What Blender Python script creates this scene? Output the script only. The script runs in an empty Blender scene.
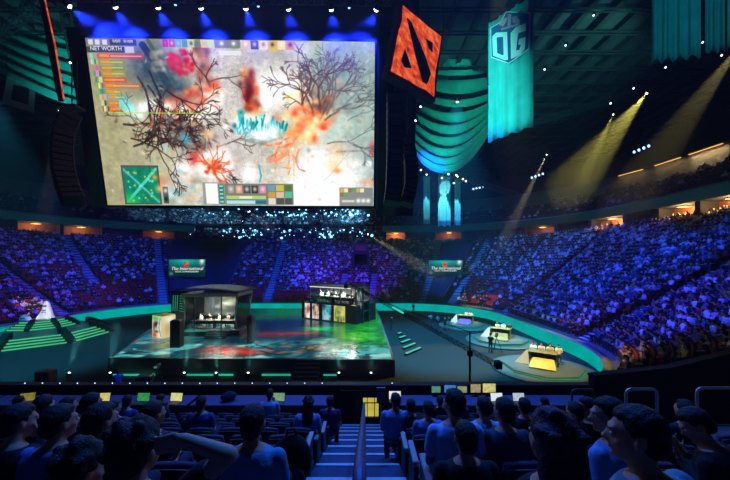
import bpy, math, random
import numpy as np
from mathutils import Vector, Matrix, Euler

random.seed(7)
RNG = np.random.default_rng(11)
SC = bpy.context.scene
COL = SC.collection
PI = math.pi
F, CX, HY, ZC = 324.0, 365.0, 262.0, 8.0        # focal length (px), centre column, horizon row, eye height


def W(px, py, Y):
    """point of the arena at depth Y that lies on the sight line of a photo pixel"""
    return Vector(((px - CX) / F * Y, Y, ZC + (HY - py) / F * Y))


def on_z(px, py, z):
    Y = F * (ZC - z) / (py - HY)
    return Vector(((px - CX) / F * Y, Y, z))


ORD = ['first', 'second', 'third', 'fourth', 'fifth', 'sixth', 'seventh', 'eighth', 'ninth', 'tenth', 'eleventh',
       'twelfth', 'thirteenth', 'fourteenth', 'fifteenth', 'sixteenth', 'seventeenth', 'eighteenth', 'nineteenth']
TENS = {20: ('twentieth', 'twenty'), 30: ('thirtieth', 'thirty'), 40: ('fortieth', 'forty'), 50: ('fiftieth', 'fifty'),
        60: ('sixtieth', 'sixty'), 70: ('seventieth', 'seventy'), 80: ('eightieth', 'eighty'), 90: ('ninetieth', 'ninety')}


def ordinal(n):
    """1 -> first"""
    if n <= 19:
        return ORD[n - 1]
    t, u = n // 10 * 10, n % 10
    if t >= 100:
        return 'hundred and ' + ordinal(n - 100) if n > 100 else 'hundredth'
    return TENS[t][0] if u == 0 else TENS[t][1] + '-' + ORD[u - 1]


# ------------------------------------------------------------------ objects
def tag(o, label=None, cat=None, group=None, kind=None):
    if label: o['label'] = label
    if cat: o['category'] = cat
    if group: o['group'] = group
    if kind: o['kind'] = kind
    return o


def empty(name, loc=(0, 0, 0), rotz=0.0, label=None, cat=None, group=None):
    o = bpy.data.objects.new(name, None)
    o.empty_display_size = 0.2
    COL.objects.link(o)
    o.location = loc
    o.rotation_euler = (0, 0, rotz)
    return tag(o, label, cat, group)


def link(name, me, parent=None, loc=None, rot=None):
    o = bpy.data.objects.new(name, me)
    COL.objects.link(o)
    if parent: o.parent = parent
    if loc is not None: o.location = loc
    if rot is not None: o.rotation_euler = rot
    return o


def kids(o):
    return KIDS.get(o.name, [])


KIDS = {}


def note_kids():
    KIDS.clear()
    for o in SC.objects:
        if o.parent: KIDS.setdefault(o.parent.name, []).append(o)


def copy_tree(o, parent=None):
    c = o.copy()
    COL.objects.link(c)
    c.parent = parent
    ks = [copy_tree(k, c) for k in kids(o)]
    if ks: KIDS[c.name] = ks
    return c


def basis(d, up=Vector((0, 0, 1))):
    d = Vector(d).normalized()
    if abs(d.dot(up)) > 0.98: up = Vector((0, 1, 0))
    x = d.cross(up).normalized()
    return x, d.cross(x).normalized(), d


class MB:
    """collects shapes into ONE mesh"""

    def __init__(s):
        s.v, s.f, s.m, s.sm = [], [], [], []
        s.cur = 0
        s.smooth = False

    def add(s, verts, faces):
        b = len(s.v)
        s.v.extend([tuple(p) for p in verts])
        s.f.extend([tuple(b + i for i in f) for f in faces])
        s.m.extend([s.cur] * len(faces))
        s.sm.extend([s.smooth] * len(faces))
        return s

    def box(s, c, d, rot=None, bev=0.0):
        """c centre, d size, bev chamfer"""
        x, y, z = d[0] / 2, d[1] / 2, d[2] / 2
        R = Euler(rot).to_matrix() if rot is not None and not isinstance(rot, Matrix) else (rot or Matrix.Identity(3))
        c = Vector(c)
        b = min(bev, x * .9, y * .9, z * .9)
        if b <= 0:
            P = [(sx * x, sy * y, sz * z) for sz in (-1, 1) for sy in (-1, 1) for sx in (-1, 1)]
            Q = [(0, 2, 3, 1), (4, 5, 7, 6), (0, 1, 5, 4), (2, 6, 7, 3), (0, 4, 6, 2), (1, 3, 7, 5)]
            return s.add([c + R @ Vector(p) for p in P], Q)
        P, Q, idx = [], [], {}
        for sx in (-1, 1):
            for sy in (-1, 1):
                for sz in (-1, 1):
                    for a in range(3):
                        p = [sx * (x - b), sy * (y - b), sz * (z - b)]
                        p[a] = (sx * x, sy * y, sz * z)[a]
                        idx[(sx, sy, sz, a)] = len(P)
                        P.append(p)
        for a in range(3):
            u, w = (a + 1) % 3, (a + 2) % 3
            for sg in (-1, 1):
                q = []
                for su, sw in ((-1, -1), (1, -1), (1, 1), (-1, 1)):
                    k = [0, 0, 0]; k[a] = sg; k[u] = su; k[w] = sw
                    q.append(idx[(*k, a)])
                Q.append(tuple(q if sg > 0 else q[::-1]))
        for a in range(3):
            u, w = (a + 1) % 3, (a + 2) % 3
            for su in (-1, 1):
                for sw in (-1, 1):
                    def K(sa, ax):
                        k = [0, 0, 0]; k[a] = sa; k[u] = su; k[w] = sw
                        return idx[(*k, ax)]
                    q = (K(-1, u), K(1, u), K(1, w), K(-1, w))
                    Q.append(q if su * sw > 0 else q[::-1])
        for sx in (-1, 1):
            for sy in (-1, 1):
                for sz in (-1, 1):
                    q = tuple(idx[(sx, sy, sz, a)] for a in range(3))
                    Q.append(q if sx * sy * sz > 0 else q[::-1])
        return s.add([c + R @ Vector(p) for p in P], Q)

    def bar(s, a, b, w, h=None, bev=0.0):
        a, b = Vector(a), Vector(b)
        x, y, d = basis(b - a)
        R = Matrix((x, y, d)).transposed()
        return s.box((a + b) / 2, (w, h or w, (b - a).length), R, bev)

    def tube(s, pts, r, n=8, closed=False):
        pts = [Vector(p) for p in pts]
        k = len(pts)
        rr = r if isinstance(r, (list, tuple)) else [r] * k
        V, Q = [], []
        px = None
        for i, p in enumerate(pts):
            d = (pts[min(i + 1, k - 1)] - pts[max(i - 1, 0)])
            if d.length < 1e-9: d = Vector((0, 0, 1))
            x, y, d = basis(d)
            if px is not None:
                x = (px - d * px.dot(d))
                x = x.normalized() if x.length > 1e-6 else basis(d)[0]
                y = d.cross(x)
            px = x
            for j in range(n):
                a = 2 * PI * j / n
                V.append(p + (x * math.cos(a) + y * math.sin(a)) * rr[i])
        for i in range(k - 1):
            for j in range(n):
                Q.append((i * n + j, i * n + (j + 1) % n, (i + 1) * n + (j + 1) % n, (i + 1) * n + j))
        if not closed:
            Q.append(tuple(range(n - 1, -1, -1)))
            Q.append(tuple((k - 1) * n + j for j in range(n)))
        t = s.smooth; s.smooth = n > 6
        s.add(V, Q); s.smooth = t
        return s

    def lathe(s, prof, c=(0, 0, 0), n=16, R=None, sx=1.0, sy=1.0):
        """prof: (radius, height) pairs from the bottom up"""
        R = R or Matrix.Identity(3)
        c = Vector(c)
        V, Q = [], []
        for r, z in prof:
            for j in range(n):
                a = 2 * PI * j / n
                V.append(c + R @ Vector((r * math.cos(a) * sx, r * math.sin(a) * sy, z)))
        k = len(prof)
        for i in range(k - 1):
            for j in range(n):
                Q.append((i * n + j, i * n + (j + 1) % n, (i + 1) * n + (j + 1) % n, (i + 1) * n + j))
        Q.append(tuple(range(n - 1, -1, -1)))
        Q.append(tuple((k - 1) * n + j for j in range(n)))
        t = s.smooth; s.smooth = True
        s.add(V, Q); s.smooth = t
        return s

    def ell(s, c, r, R=None, n=14, m=9):
        prof = [(math.cos(-PI / 2 + PI * i / m), math.sin(-PI / 2 + PI * i / m)) for i in range(m + 1)]
        prof[0] = (0.04, -1.0); prof[-1] = (0.04, 1.0)
        M = (R or Matrix.Identity(3)) @ Matrix.Diagonal(Vector(r))
        return s.lathe(prof, c, n, M)

    def cap(s, a, b, ra, rb, n=12):
        """tapered capsule"""
        a, b = Vector(a), Vector(b)
        x, y, d = basis(b - a)
        L = (b - a).length
        pr = [(ra * math.cos(t), ra * math.sin(t)) for t in (-1.5, -1.1, -.6, 0)] + [(rb * math.cos(t), L + rb * math.sin(t)) for t in (0, .6, 1.1, 1.5)]
        return s.lathe(pr, a, n, Matrix((x, y, d)).transposed())

    def loft(s, secs, n=18):
        """secs: (centre, rx, ry[, matrix]) elliptical sections"""
        V, Q = [], []
        for sec in secs:
            c, rx, ry = Vector(sec[0]), sec[1], sec[2]
            R = sec[3] if len(sec) > 3 else Matrix.Identity(3)
            for j in range(n):
                a = 2 * PI * j / n
                ca, sa = math.cos(a), math.sin(a)
                k = (abs(ca) ** 2.6 + abs(sa) ** 2.6) ** (-1 / 2.6)
                V.append(c + R @ Vector((ca * k * rx, sa * k * ry, 0)))
        k = len(secs)
        for i in range(k - 1):
            for j in range(n):
                Q.append((i * n + j, i * n + (j + 1) % n, (i + 1) * n + (j + 1) % n, (i + 1) * n + j))
        Q.append(tuple(range(n - 1, -1, -1)))
        Q.append(tuple((k - 1) * n + j for j in range(n)))
        t = s.smooth; s.smooth = True
        s.add(V, Q); s.smooth = t
        return s

    def prism(s, poly, depth, M=None):
        """poly: 2D outline (counter-clockwise), extruded along local z by depth"""
        M = M or Matrix.Identity(4)
        n = len(poly)
        V = [M @ Vector((x, y, 0)) for x, y in poly] + [M @ Vector((x, y, depth)) for x, y in poly]
        Q = [tuple(range(n - 1, -1, -1)), tuple(range(n, 2 * n))]
        for i in range(n):
            j = (i + 1) % n
            Q.append((i, j, n + j, n + i))
        return s.add(V, Q)

    def sheet(s, rows, thick=0.0):
        """rows of points -> quad sheet (with a back and rims when thick)"""
        k, n = len(rows), len(rows[0])
        P = [Vector(p) for r in rows for p in r]
        Q = [(i * n + j, i * n + j + 1, (i + 1) * n + j + 1, (i + 1) * n + j) for i in range(k - 1) for j in range(n - 1)]
        if not thick:
            return s.add(P, Q)
        N = [Vector() for _ in P]
        for q in Q:
            nn = (P[q[1]] - P[q[0]]).cross(P[q[3]] - P[q[0]])
            for i in q: N[i] += nn
        N = [x.normalized() if x.length else Vector((0, 0, 1)) for x in N]
        b = len(P)
        V = P + [p - x * thick for p, x in zip(P, N)]
        A = Q + [tuple(b + i for i in q[::-1]) for q in Q]
        rim = [j for j in range(n)] + [i * n + n - 1 for i in range(1, k)] + [(k - 1) * n + j for j in range(n - 2, -1, -1)] + [i * n for i in range(k - 2, 0, -1)]
        for a, c in zip(rim, rim[1:] + rim[:1]):
            A.append((c, a, b + a, b + c))
        return s.add(V, A)

    def mesh(s, name, mats):
        me = bpy.data.meshes.new(name)
        me.from_pydata(s.v, [], s.f)
        ms = mats if isinstance(mats, (list, tuple)) else [mats]
        for m in ms: me.materials.append(m)
        if len(ms) > 1: me.polygons.foreach_set('material_index', s.m)
        me.polygons.foreach_set('use_smooth', s.sm)
        me.update()
        return me

    def build(s, name, mats, parent=None, loc=None, rot=None):
        return link(name, s.mesh(name, mats), parent, loc, rot)


def numpy_mesh(name, V, Q, mat, col=None, smooth=False):
    """V (n,3), Q (k,4) or list of arrays with different widths; col (n,4) linear vertex colours"""
    me = bpy.data.meshes.new(name)
    Qs = Q if isinstance(Q, list) else [Q]
    nl = sum(q.size for q in Qs); nf = sum(len(q) for q in Qs)
    me.vertices.add(len(V)); me.loops.add(nl); me.polygons.add(nf)
    me.vertices.foreach_set('co', np.ascontiguousarray(V, dtype=np.float32).ravel())
    me.loops.foreach_set('vertex_index', np.concatenate([q.ravel() for q in Qs]).astype(np.int32))
    st, p = [], 0
    for q in Qs:
        st.append(p + np.arange(len(q)) * q.shape[1]); p += q.size
    me.polygons.foreach_set('loop_start', np.concatenate(st).astype(np.int32))
    if smooth: me.polygons.foreach_set('use_smooth', np.ones(nf, dtype=bool))
    me.update(calc_edges=True)
    if col is not None:
        a = me.attributes.new('col', 'FLOAT_COLOR', 'POINT')
        a.data.foreach_set('color', np.ascontiguousarray(col, dtype=np.float32).ravel())
    me.materials.append(mat)
    me.validate()
    return me


# ------------------------------------------------------------------ materials
def lin(c):
    """sRGB 0-255 -> linear"""
    return tuple((x / 255 / 12.92) if x <= 10 else ((x / 255 + 0.055) / 1.055) ** 2.4 for x in c)


def new_mat(name):
    m = bpy.data.materials.new(name)
    m.use_nodes = True
    nt = m.node_tree
    return m, nt, nt.nodes['Principled BSDF'], nt.nodes['Material Output']


def mat(name, c, rough=.7, metal=0.0, var=.25, scale=6.0, bump=0.0, bscale=30.0, obj_colour=False, spec=.4):
    """a plain surface: its colour broken up by noise, with an optional noise bump"""
    m, nt, b, out = new_mat(name)
    N, L = nt.nodes, nt.links
    tc = N.new('ShaderNodeTexCoord')
    nz = N.new('ShaderNodeTexNoise'); nz.inputs['Scale'].default_value = scale; nz.inputs['Detail'].default_value = 4
    L.new(tc.outputs['Object'], nz.inputs['Vector'])
    mp = N.new('ShaderNodeMapRange')
    mp.inputs['To Min'].default_value = 1 - var; mp.inputs['To Max'].default_value = 1 + var
    L.new(nz.outputs['Fac'], mp.inputs['Value'])
    mx = N.new('ShaderNodeMix'); mx.data_type = 'RGBA'; mx.blend_type = 'MULTIPLY'; mx.inputs[0].default_value = 1
    if obj_colour:
        oi = N.new('ShaderNodeObjectInfo'); L.new(oi.outputs['Color'], mx.inputs[6])
    else:
        mx.inputs[6].default_value = (*lin(c), 1)
    L.new(mp.outputs['Result'], mx.inputs[7])
    L.new(mx.outputs[2], b.inputs['Base Color'])
    b.inputs['Roughness'].default_value = rough
    b.inputs['Metallic'].default_value = metal
    b.inputs['Specular IOR Level'].default_value = spec
    if bump:
        n2 = N.new('ShaderNodeTexNoise'); n2.inputs['Scale'].default_value = bscale; n2.inputs['Detail'].default_value = 3
        L.new(tc.outputs['Object'], n2.inputs['Vector'])
        bp = N.new('ShaderNodeBump'); bp.inputs['Strength'].default_value = bump; bp.inputs['Distance'].default_value = .02
        L.new(n2.outputs['Fac'], bp.inputs['Height']); L.new(bp.outputs['Normal'], b.inputs['Normal'])
    return m


def emit(name, c, strength=1.0, var=.0, scale=3.0, samp=True):
    m, nt, b, out = new_mat(name)
    N, L = nt.nodes, nt.links
    e = N.new('ShaderNodeEmission')
    e.inputs['Strength'].default_value = strength
    e.inputs['Color'].default_value = (*lin(c), 1)
    if var:
        tc = N.new('ShaderNodeTexCoord')
        nz = N.new('ShaderNodeTexNoise'); nz.inputs['Scale'].default_value = scale
        L.new(tc.outputs['Object'], nz.inputs['Vector'])
        mp = N.new('ShaderNodeMapRange')
        mp.inputs['To Min'].default_value = strength * (1 - var); mp.inputs['To Max'].default_value = strength * (1 + var)
        L.new(nz.outputs['Fac'], mp.inputs['Value']); L.new(mp.outputs['Result'], e.inputs['Strength'])
    L.new(e.outputs[0], out.inputs['Surface'])
    N.remove(b)
    if not samp: m.cycles.emission_sampling = 'NONE'
    return m


def picture_mat(name, strength=1.0, gloss=0.0, rough=.15, samp=True):
    """a lit screen whose picture is its mesh's colour attribute; gloss adds a clear reflecting top"""
    m, nt, b, out = new_mat(name)
    N, L = nt.nodes, nt.links
    a = N.new('ShaderNodeAttribute'); a.attribute_name = 'col'
    b.inputs['Base Color'].default_value = (.01, .01, .012, 1)
    b.inputs['Roughness'].default_value = rough
    b.inputs['Specular IOR Level'].default_value = gloss
    L.new(a.outputs['Color'], b.inputs['Emission Color'])
    b.inputs['Emission Strength'].default_value = strength
    if not samp: m.cycles.emission_sampling = 'NONE'
    return m


def attr_mat(name, rough=.8):
    m, nt, b, out = new_mat(name)
    a = nt.nodes.new('ShaderNodeAttribute'); a.attribute_name = 'col'
    nz = nt.nodes.new('ShaderNodeTexNoise'); nz.inputs['Scale'].default_value = 9
    tc = nt.nodes.new('ShaderNodeTexCoord'); nt.links.new(tc.outputs['Object'], nz.inputs['Vector'])
    mp = nt.nodes.new('ShaderNodeMapRange'); mp.inputs['To Min'].default_value = .7; mp.inputs['To Max'].default_value = 1.3
    nt.links.new(nz.outputs['Fac'], mp.inputs['Value'])
    mx = nt.nodes.new('ShaderNodeMix'); mx.data_type = 'RGBA'; mx.blend_type = 'MULTIPLY'; mx.inputs[0].default_value = 1
    nt.links.new(a.outputs['Color'], mx.inputs[6]); nt.links.new(mp.outputs['Result'], mx.inputs[7])
    nt.links.new(mx.outputs[2], b.inputs['Base Color'])
    b.inputs['Roughness'].default_value = rough
    return m


M = {}
M['concrete'] = mat('concrete', (95, 95, 100), .85, var=.3, scale=1.5, bump=.15)
M['step_paint'] = mat('step_paint', (175, 180, 190), .8, var=.2, scale=3)
M['step_edge'] = mat('step_edge', (215, 238, 242), .7, var=.1)
M['dark_floor'] = mat('dark_floor', (24, 30, 38), .75, var=.3, scale=.6)
M['black_metal'] = mat('black_metal', (22, 22, 25), .45, .6, var=.2)
M['dark_steel'] = mat('dark_steel', (70, 75, 80), .5, .5, var=.3, scale=2)
M['chrome'] = mat('chrome', (190, 195, 200), .3, .9, var=.1)
M['black_cloth'] = mat('black_cloth', (16, 16, 20), .95, var=.3, scale=3, bump=.2)
M['black_plastic'] = mat('black_plastic', (20, 20, 22), .5, var=.2)
M['navy_cloth'] = mat('navy_cloth', (38, 46, 70), .9, var=.25, bump=.2, bscale=60)
M['seat_shell'] = mat('seat_shell', (28, 30, 38), .5, var=.2)
M['seat_fabric'] = mat('seat_fabric', (52, 56, 80), .9, var=.3, scale=20, bump=.3, bscale=90)
M['red_seat'] = mat('red_seat', (150, 28, 36), .75, var=.3, scale=8)
M['arm_wood'] = mat('arm_wood', (150, 152, 158), .5, var=.2)
M['teal_fabric'] = mat('teal_fabric', (60, 190, 175), .9, var=.25, scale=1.2, bump=.2, bscale=40)
M['teal_drape'] = mat('teal_drape', (40, 165, 170), .9, var=.3, scale=1.0, bump=.25, bscale=25)
M['roof_deck'] = mat('roof_deck', (80, 85, 85), .85, var=.3, scale=1.0)
M['wall_grey'] = mat('wall_grey', (120, 120, 122), .85, var=.2, scale=.7)
M['wall_dark'] = mat('wall_dark', (40, 40, 46), .85, var=.25, scale=.8)
M['fascia'] = mat('fascia', (90, 120, 120), .6, var=.2, scale=.5)
M['suite_room'] = mat('suite_room', (140, 110, 85), .8, var=.25, scale=1)
M['white_paint'] = mat('white_paint', (215, 212, 205), .6, var=.1)
M['statue_white'] = mat('statue_white', (200, 200, 192), .7, var=.2, scale=5, bump=.3)
M['platform'] = mat('platform', (88, 96, 98), .4, var=.25, scale=1.2)
M['desk_wood'] = mat('desk_wood', (140, 125, 80), .5, var=.3, scale=3)
M['gold_panel'] = mat('gold_panel', (205, 176, 66), .5, var=.2, scale=4)
M['glass'] = None
M['skin_a'] = mat('skin_a', (205, 150, 122), .55, var=.1, scale=12)
M['skin_b'] = mat('skin_b', (170, 118, 90), .55, var=.1, scale=12)
M['hair_black'] = mat('hair_black', (11, 10, 11), .6, var=.4, scale=60, bump=.6, bscale=120)
M['hair_brown'] = mat('hair_brown', (34, 24, 20), .6, var=.4, scale=60, bump=.6, bscale=120)
M['hair_purple'] = mat('hair_purple', (50, 16, 46), .6, var=.5, scale=50, bump=.6, bscale=110)
M['eye_white'] = mat('eye_white', (225, 222, 215), .3, var=.02)
M['iris'] = mat('iris', (40, 28, 20), .3, var=.1)
M['denim'] = mat('denim', (36, 44, 66), .9, var=.25, scale=14, bump=.2, bscale=80)
M['shoe'] = mat('shoe', (60, 60, 64), .6, var=.2)
M['shirt_any'] = mat('shirt_any', (255, 255, 255), .9, var=.2, scale=14, obj_colour=True, bump=.25, bscale=50)
M['monitor_black'] = mat('monitor_black', (14, 14, 16), .4, var=.1)
M['table_blue'] = mat('table_blue', (70, 84, 130), .7, var=.15, scale=2)


def glass_mat():
    m, nt, b, out = new_mat('booth_glass')
    N, L = nt.nodes, nt.links
    t = N.new('ShaderNodeBsdfTransparent'); t.inputs['Color'].default_value = (.8, .92, .92, 1)
    g = N.new('ShaderNodeBsdfGlossy'); g.inputs['Roughness'].default_value = .05
    f = N.new('ShaderNodeFresnel'); f.inputs['IOR'].default_value = 1.45
    x = N.new('ShaderNodeMixShader')
    L.new(f.outputs[0], x.inputs[0]); L.new(t.outputs[0], x.inputs[1]); L.new(g.outputs[0], x.inputs[2])
    L.new(x.outputs[0], out.inputs['Surface'])
    N.remove(b)
    return m


M['glass'] = glass_mat()


# ------------------------------------------------------------------ painted screens (colour grids)
def vnoise(w, h, cell, seed, octaves=4):
    """value noise 0..1"""
    rg = np.random.default_rng(seed)
    out = np.zeros((h, w)); amp, tot = 1.0, 0.0
    for _ in range(octaves):
        gw, gh = int(w / cell) + 3, int(h / cell) + 3
        g = rg.random((gh, gw))
        x = np.arange(w) / cell; y = np.arange(h) / cell
        xi, yi = x.astype(int), y.astype(int)
        fx, fy = x - xi, y - yi
        fx = fx * fx * (3 - 2 * fx); fy = (fy * fy * (3 - 2 * fy))[:, None]
        a = g[np.ix_(yi, xi)] * (1 - fx) + g[np.ix_(yi, xi + 1)] * fx
        b = g[np.ix_(yi + 1, xi)] * (1 - fx) + g[np.ix_(yi + 1, xi + 1)] * fx
        out += amp * (a * (1 - fy) + b * fy); tot += amp
        amp *= .55; cell = max(cell / 2, 1.01)
    return out / tot


class Pic:
    """a small picture, painted in sRGB 0-255 with user coordinates x0..x1, y0..y1 (y down)"""

    def __init__(s, w, h, x0, x1, y0, y1, c=(0, 0, 0)):
        s.w, s.h = w, h
        s.a = np.empty((h, w, 3)); s.a[:] = c
        s.X, s.Y = np.meshgrid(x0 + (np.arange(w) + .5) / w * (x1 - x0), y0 + (np.arange(h) + .5) / h * (y1 - y0))
        s.px = (x1 - x0) / w

    def mix(s, k, c):
        k = np.clip(k, 0, 1)[..., None]
        s.a = s.a * (1 - k) + np.asarray(c, float) * k

    def blob(s, x, y, rx, ry, c, k=1.0, seed=None, hard=1.0, rot=0.0):
        dx, dy = s.X - x, s.Y - y
        if rot:
            cr, sr = math.cos(rot), math.sin(rot)
            dx, dy = dx * cr + dy * sr, -dx * sr + dy * cr
        d = (dx / rx) ** 2 + (dy / ry) ** 2
        g = np.exp(-d * hard)
        if seed is not None:
            g = g * (0.25 + 1.5 * vnoise(s.w, s.h, 9, seed))
        s.mix(g * k, c)

    def rect(s, x0, y0, x1, y1, c, k=1.0):
        s.mix(((s.X >= x0) & (s.X < x1) & (s.Y >= y0) & (s.Y < y1)) * k, c)

    def line(s, pts, w, c, k=1.0):
        for (ax, ay), (bx, by) in zip(pts, pts[1:]):
            dx, dy = bx - ax, by - ay
            L2 = dx * dx + dy * dy + 1e-9
            t = np.clip(((s.X - ax) * dx + (s.Y - ay) * dy) / L2, 0, 1)
            d = np.hypot(s.X - ax - t * dx, s.Y - ay - t * dy)
            s.mix(np.clip((w / 2 - d) / s.px + .5, 0, 1) * k, c)

    def branch(s, x, y, ang, L, w, c, depth, rg, k=1.0):
        """a bare branch that forks"""
        pts = [(x, y)]
        for _ in range(3):
            ang += rg.uniform(-.28, .28)
            x += math.cos(ang) * L / 3; y += math.sin(ang) * L / 3
            pts.append((x, y))
        s.line(pts, w, c, k)
        if depth:
            for _ in range(2 if rg.random() < .7 else 3):
                s.branch(x, y, ang + rg.uniform(-.8, .8), L * rg.uniform(.55, .85), max(w * .68, .7), c, depth - 1, rg, k)

    def linear(s):
        a = np.clip(s.a, 0, 255) / 255
        return np.where(a <= .04045, a / 12.92, ((a + .055) / 1.055) ** 2.4)

    def grid_mesh(s, name, m, P):
        """P(u, v) -> (x, y, z) arrays for u, v in 0..1 (v down)"""
        h, w = s.h, s.w
        u, v = np.meshgrid(np.linspace(0, 1, w), np.linspace(0, 1, h))
        x, y, z = P(u, v)
        V = np.stack([np.broadcast_to(t, u.shape).ravel() for t in (x, y, z)], 1)
        i = (np.arange(h - 1)[:, None] * w + np.arange(w - 1)[None]).ravel()
        Q = np.stack([i + w, i + w + 1, i + 1, i], 1)
        c = np.concatenate([s.linear().reshape(-1, 3), np.ones((h * w, 1))], 1)
        return numpy_mesh(name, V, Q, m, c)
# ================================================================== the arena bowl
def arc(cx, cy, r, a):
    return cx + r * np.cos(a), cy + r * np.sin(a)


def rrect(t, x0, x1, y1, r, yr, yl):
    """t 0..6 along the near right corner, right side, far right corner, far side, far left corner, left side"""
    t = np.asarray(t, float)
    X = np.zeros_like(t); Y = np.zeros_like(t)
    k = t < 1
    X[k], Y[k] = arc(x1 - r, yr, r, np.radians(-75 + 75 * t[k]))
    k = (t >= 1) & (t < 2); X[k] = x1; Y[k] = yr + (y1 - r - yr) * (t[k] - 1)
    k = (t >= 2) & (t < 3); X[k], Y[k] = arc(x1 - r, y1 - r, r, np.radians(90 * (t[k] - 2)))
    k = (t >= 3) & (t < 4); X[k] = (x1 - r) + (x0 + r - x1 + r) * (t[k] - 3); Y[k] = y1
    k = (t >= 4) & (t < 5); X[k], Y[k] = arc(x0 + r, y1 - r, r, np.radians(90 + 90 * (t[k] - 4)))
    k = t >= 5; X[k] = x0; Y[k] = y1 - r + (yl - y1 + r) * (t[k] - 5)
    return X, Y


def ring(t, s):
    """plan position: s = 0 at the boards, 1 at the suites, above 1 in the upper deck"""
    xi, yi = rrect(t, -37.5, 18.0, 53.5, 12.0, 28.0, 22.0)
    xo, yo = rrect(t, -62.0, 40.2, 80.0, 30.0, 28.0, 22.0)
    return xi + (xo - xi) * s, yi + (yo - yi) * s


def zlow(s):
    return 1.0 + 9.6 * s + 2.6 * s * s


NROW = 27
TT0 = np.concatenate([np.linspace(0, 1, 14)[:-1], np.linspace(1, 2, 5)[:-1], np.linspace(2, 3, 22)[:-1], np.linspace(3, 4, 9)[:-1],
                     np.linspace(4, 5, 22)[:-1], np.linspace(5, 5.999, 6)])
GAP = (3.14, 4.2)             # far side: no suites there, the deck comes further down
TT = np.unique(np.concatenate([TT0[TT0 >= .3], GAP]))


def sweep(name, prof, m, tt=TT, kind='structure', smooth=False, gap=None):
    """a ring-shaped surface: prof lists (s, z)"""
    k, n = len(prof), len(tt)
    V = []
    for s, z in prof:
        x, y = ring(tt, s)
        V.append(np.stack([x, y, np.full(n, z)], 1))
    V = np.concatenate(V)
    keep = np.arange(n - 1)
    if gap: keep = keep[((tt[:-1] + tt[1:]) / 2 < gap[0]) | ((tt[:-1] + tt[1:]) / 2 > gap[1])]
    i = (np.arange(k - 1)[:, None] * n + keep[None]).ravel()
    Q = np.stack([i, i + n, i + n + 1, i + 1], 1)
    o = link(name, numpy_mesh(name, V, Q, m, smooth=smooth))
    if kind: o['kind'] = kind
    return o


prof = [(-.002, 0.9)]
for r in range(NROW):
    z = zlow(r / NROW)
    prof += [(r / NROW, z), ((r + 1) / NROW, z)]
prof.append((1.0, 12.3))
sweep('floor_stands', prof, M['concrete'])
# ring of boards round the arena floor: teal lamplight put in as their glow
M['boards'] = emit('boards_teal_glow', (0, 162, 154), 1.0, .35, .5)
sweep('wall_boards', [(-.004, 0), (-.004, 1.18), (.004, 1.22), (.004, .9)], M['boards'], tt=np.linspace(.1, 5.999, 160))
M['board_cap'] = mat('board_cap', (150, 140, 120), .5, var=.1)
sweep('trim_1', [(-.012, 1.2), (-.012, 1.28), (.012, 1.28), (.012, 1.2)], M['board_cap'], tt=np.linspace(.1, 5.999, 160))
# suites
sweep('wall_suites', [(.985, 12.3), (.985, 13.3), (.995, 13.3), (.995, 13.2)], M['wall_grey'])
sweep('floor_suites', [(.995, 13.2), (1.12, 13.2)], M['suite_room'])
M['suite_back'] = mat('suite_back', (120, 70, 50), .8, var=.5, scale=.35)
sweep('wall_suite_back', [(1.12, 13.2), (1.12, 15.3)], M['suite_back'])
sweep('ceiling_suites', [(1.12, 15.3), (.975, 15.3)], M['wall_dark'], gap=GAP)
M['ribbon'] = emit('ribbon_board', (4, 31, 37), 1.0, .5, .12)
sweep('trim_2', [(.975, 15.3), (.972, 16.7)], M['ribbon'], gap=GAP)
sweep('trim_3', [(.972, 16.7), (.972, 16.9), (1.02, 16.9)], M['fascia'], gap=GAP)
prof = []
for r in range(5):
    prof += [(1.0 + .02 * r, 13.3 + .72 * r), (1.02 + .02 * r, 13.3 + .72 * r)]
sweep('floor_far_deck', prof + [(1.1, 17)], M['wall_dark'], tt=np.linspace(*GAP, 20))
# dividers of the suites
n_div = 0
SUITE_T = []
for seg, cnt in ((0, 3), (1, 4), (2, 7), (3, 8), (4, 7), (5, 4)):
    for q in range(cnt):
        SUITE_T.append(seg + q / cnt)
for t in SUITE_T:
    if GAP[0] <= t <= GAP[1]: continue
    mb = MB()
    a = Vector((*[float(v[0]) for v in ring([t], .99)], 14.25)); b = Vector((*[float(v[0]) for v in ring([t], 1.12)], 14.25))
    mb.bar(a, b, .55, 2.1)
    n_div += 1
    tag(mb.build('wall_divider_%d' % n_div, M['wall_dark']), kind='structure')
# upper deck
NUP = 12


def zup(q):
    return 16.9 + 5.2 * q


prof = []
for r in range(NUP):
    z = zup(r / NUP)
    prof += [(1.03 + .47 * r / NUP, z), (1.03 + .47 * (r + 1) / NUP, z)]
sweep('floor_upper_deck', prof, M['wall_dark'])
sweep('wall_upper', [(1.5, 21.7), (1.5, 25.2), (1.53, 25.2)], M['wall_grey'])
sweep('wall_upper_dark', [(1.53, 25.2), (1.53, 31.2)], M['wall_dark'])
# arena floor
mb = MB(); mb.box((-9, 33, -.1), (70, 50, .2))
tag(mb.build('floor', M['dark_floor']), kind='structure')
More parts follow.
